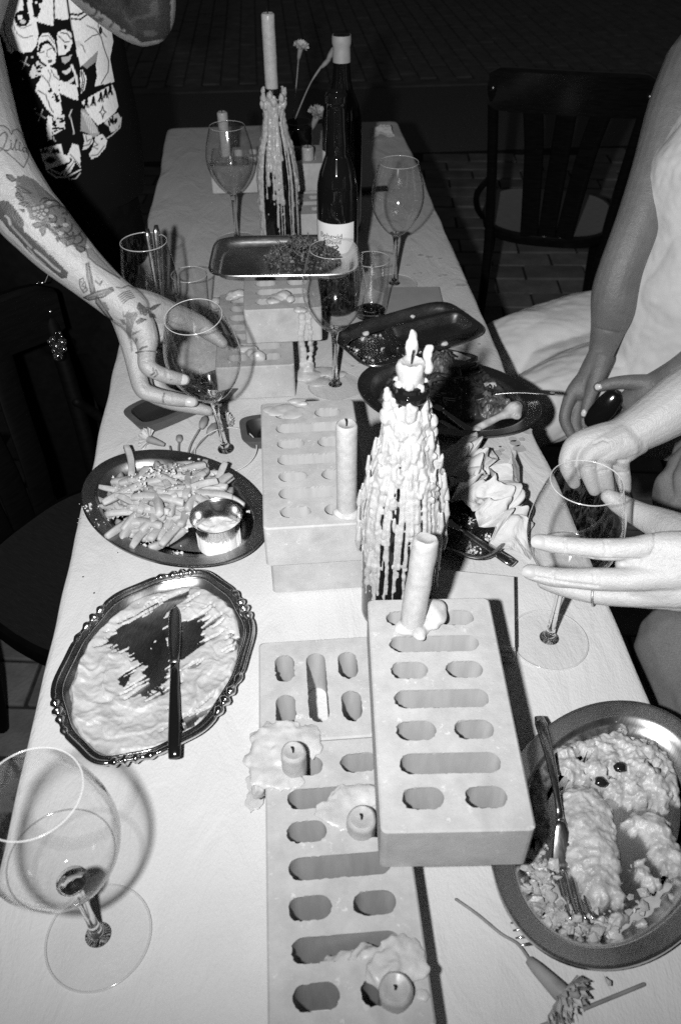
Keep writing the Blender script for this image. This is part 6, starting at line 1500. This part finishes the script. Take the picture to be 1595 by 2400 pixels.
arm2 = [limb([(1760, 860, 1.12, .047), (1680, 900, 1.10, .042), (1600, 940, 1.08, .0365), (1530, 985, 1.065, .0305), (1470, 1020, 1.055, .0255), (1440, 1032, 1.05, .0245)], 22),
        limb([(1450, 1025, 1.05, .022), (1400, 1030, 1.042, .0185), (1350, 1042, 1.036, .0138), (1331, 1068, 1.032, .0108), (1329, 1090, 1.032, .0104), (1336, 1112, 1.036, .0092), (1345, 1132, 1.042, .0075)]),
        limb([(1455, 1032, 1.045, .022), (1415, 1046, 1.036, .0178), (1382, 1066, 1.032, .0135), (1376, 1092, 1.03, .0108), (1382, 1116, 1.034, .0102), (1392, 1148, 1.042, .0078)]),
        limb([(1465, 1038, 1.045, .021), (1435, 1055, 1.038, .017), (1412, 1078, 1.036, .013), (1412, 1102, 1.036, .0106), (1418, 1128, 1.042, .0096), (1425, 1154, 1.05, .0076)]),
        limb([(1480, 1035, 1.052, .021), (1465, 1056, 1.046, .0155), (1452, 1078, 1.044, .0118), (1456, 1104, 1.048, .0096), (1460, 1124, 1.052, .009), (1464, 1148, 1.058, .007)]),
        limb([(1470, 1020, 1.065, .022), (1430, 1045, 1.068, .017), (1410, 1070, 1.07, .012)])]
off = [wlimb([tuple(Q(1760, 1370, .80))+(.0305,), (.50, .545, .17, .041), (.66, .52, .25, .055)]), wlimb([tuple(Q(1760, 860, 1.12))+(.047,), (.66, .92, .27, .055), (.80, .78, .36, .07)]), wlimb([(.66, .52, .25, .055), (.82, .62, .34, .08), (.84, .72, .34, .08)]), wlimb([(.86, .68, .36, .11), (.86, .68, -.1, .13)])]
me = fuse(remesh(join(*hand, *arm2), .0015, 4), remesh(join(*off), .006, 4))
me.attributes.new('ink', 'FLOAT', 'POINT')
crease(me, [[(1415, 1268), (1420, 1300)], [(1424, 1268), (1428, 1302)], [(1322, 1266), (1324, 1290)], [(1388, 1340), (1392, 1374)], [(1398, 1340), (1402, 1374)], [(1294, 1340), (1297, 1364)], [(1530, 1245), (1535, 1275), (1525, 1300)], [(1325, 1080), (1345, 1084)], [(1326, 1088), (1346, 1092)], [(1445, 1080), (1470, 1079)], [(1446, 1108), (1470, 1107)], [(1404, 1104), (1424, 1102)], [(1366, 1098), (1388, 1095)], [(1390, 1040), (1410, 1030), (1424, 1035)], [(1240, 1350), (1330, 1366), (1400, 1374)], [(1300, 1300), (1400, 1310), (1500, 1312)]], .0020, 2.2)
pC = tag(link('person', me, MT['skin_pale']), 'person mostly out of frame at right, pale bare arms, one hand on a wine glass', 'person')
nail(1262, 1271, .797, (-10, -1.5), .0115, .015, MT['nail_skin'], pC); nail(1240, 1341, .806, (-10, -2), .0105, .014, MT['nail_skin'], pC)
rc = Q(1392, 1394, .8265); ax = Vector(Q(1380, 1391, .828)-Q(1405, 1394, .826)).normalized()
ob('ring', xf(lathe([(.0108+.0009*math.cos(a), .0012*math.sin(a)) for a in np.linspace(0, 2*PI, 9)], 40), Matrix.Translation(Vector(rc)) @ ax.to_track_quat('Z', 'Y').to_matrix().to_4x4()), MT['ring'], pC)
jn = remesh(join(limb([(1613, 1525, 1.10, .064), (1660, 1600, 1.09, .070), (1740, 1720, 1.06, .078), (1860, 1900, 1.02, .088)]), limb([(1613, 1525, 1.10, .060), (1640, 1640, 1.24, .055), (1660, 1760, 1.40, .05)])), .004, 6); wrinkle(jn, .002, 16, (1, 1, 1), 2)
link('jeans', jn, MT['jeans'], pC)
sk = remesh(join(limb([(1648, 1150, 1.20, .062), (1655, 1230, 1.20, .066), (1700, 1330, 1.15, .08)]), limb([(1700, 1030, 1.24, .06), (1655, 1130, 1.20, .060)])), .004, 6); wrinkle(sk, .008, 14, (.4, 1.4, 1.4), 5)
link('shirt_hem', sk, MT['jeans'], pC)
for o in bpy.data.objects:
    if '_m' in o: del o['_m']
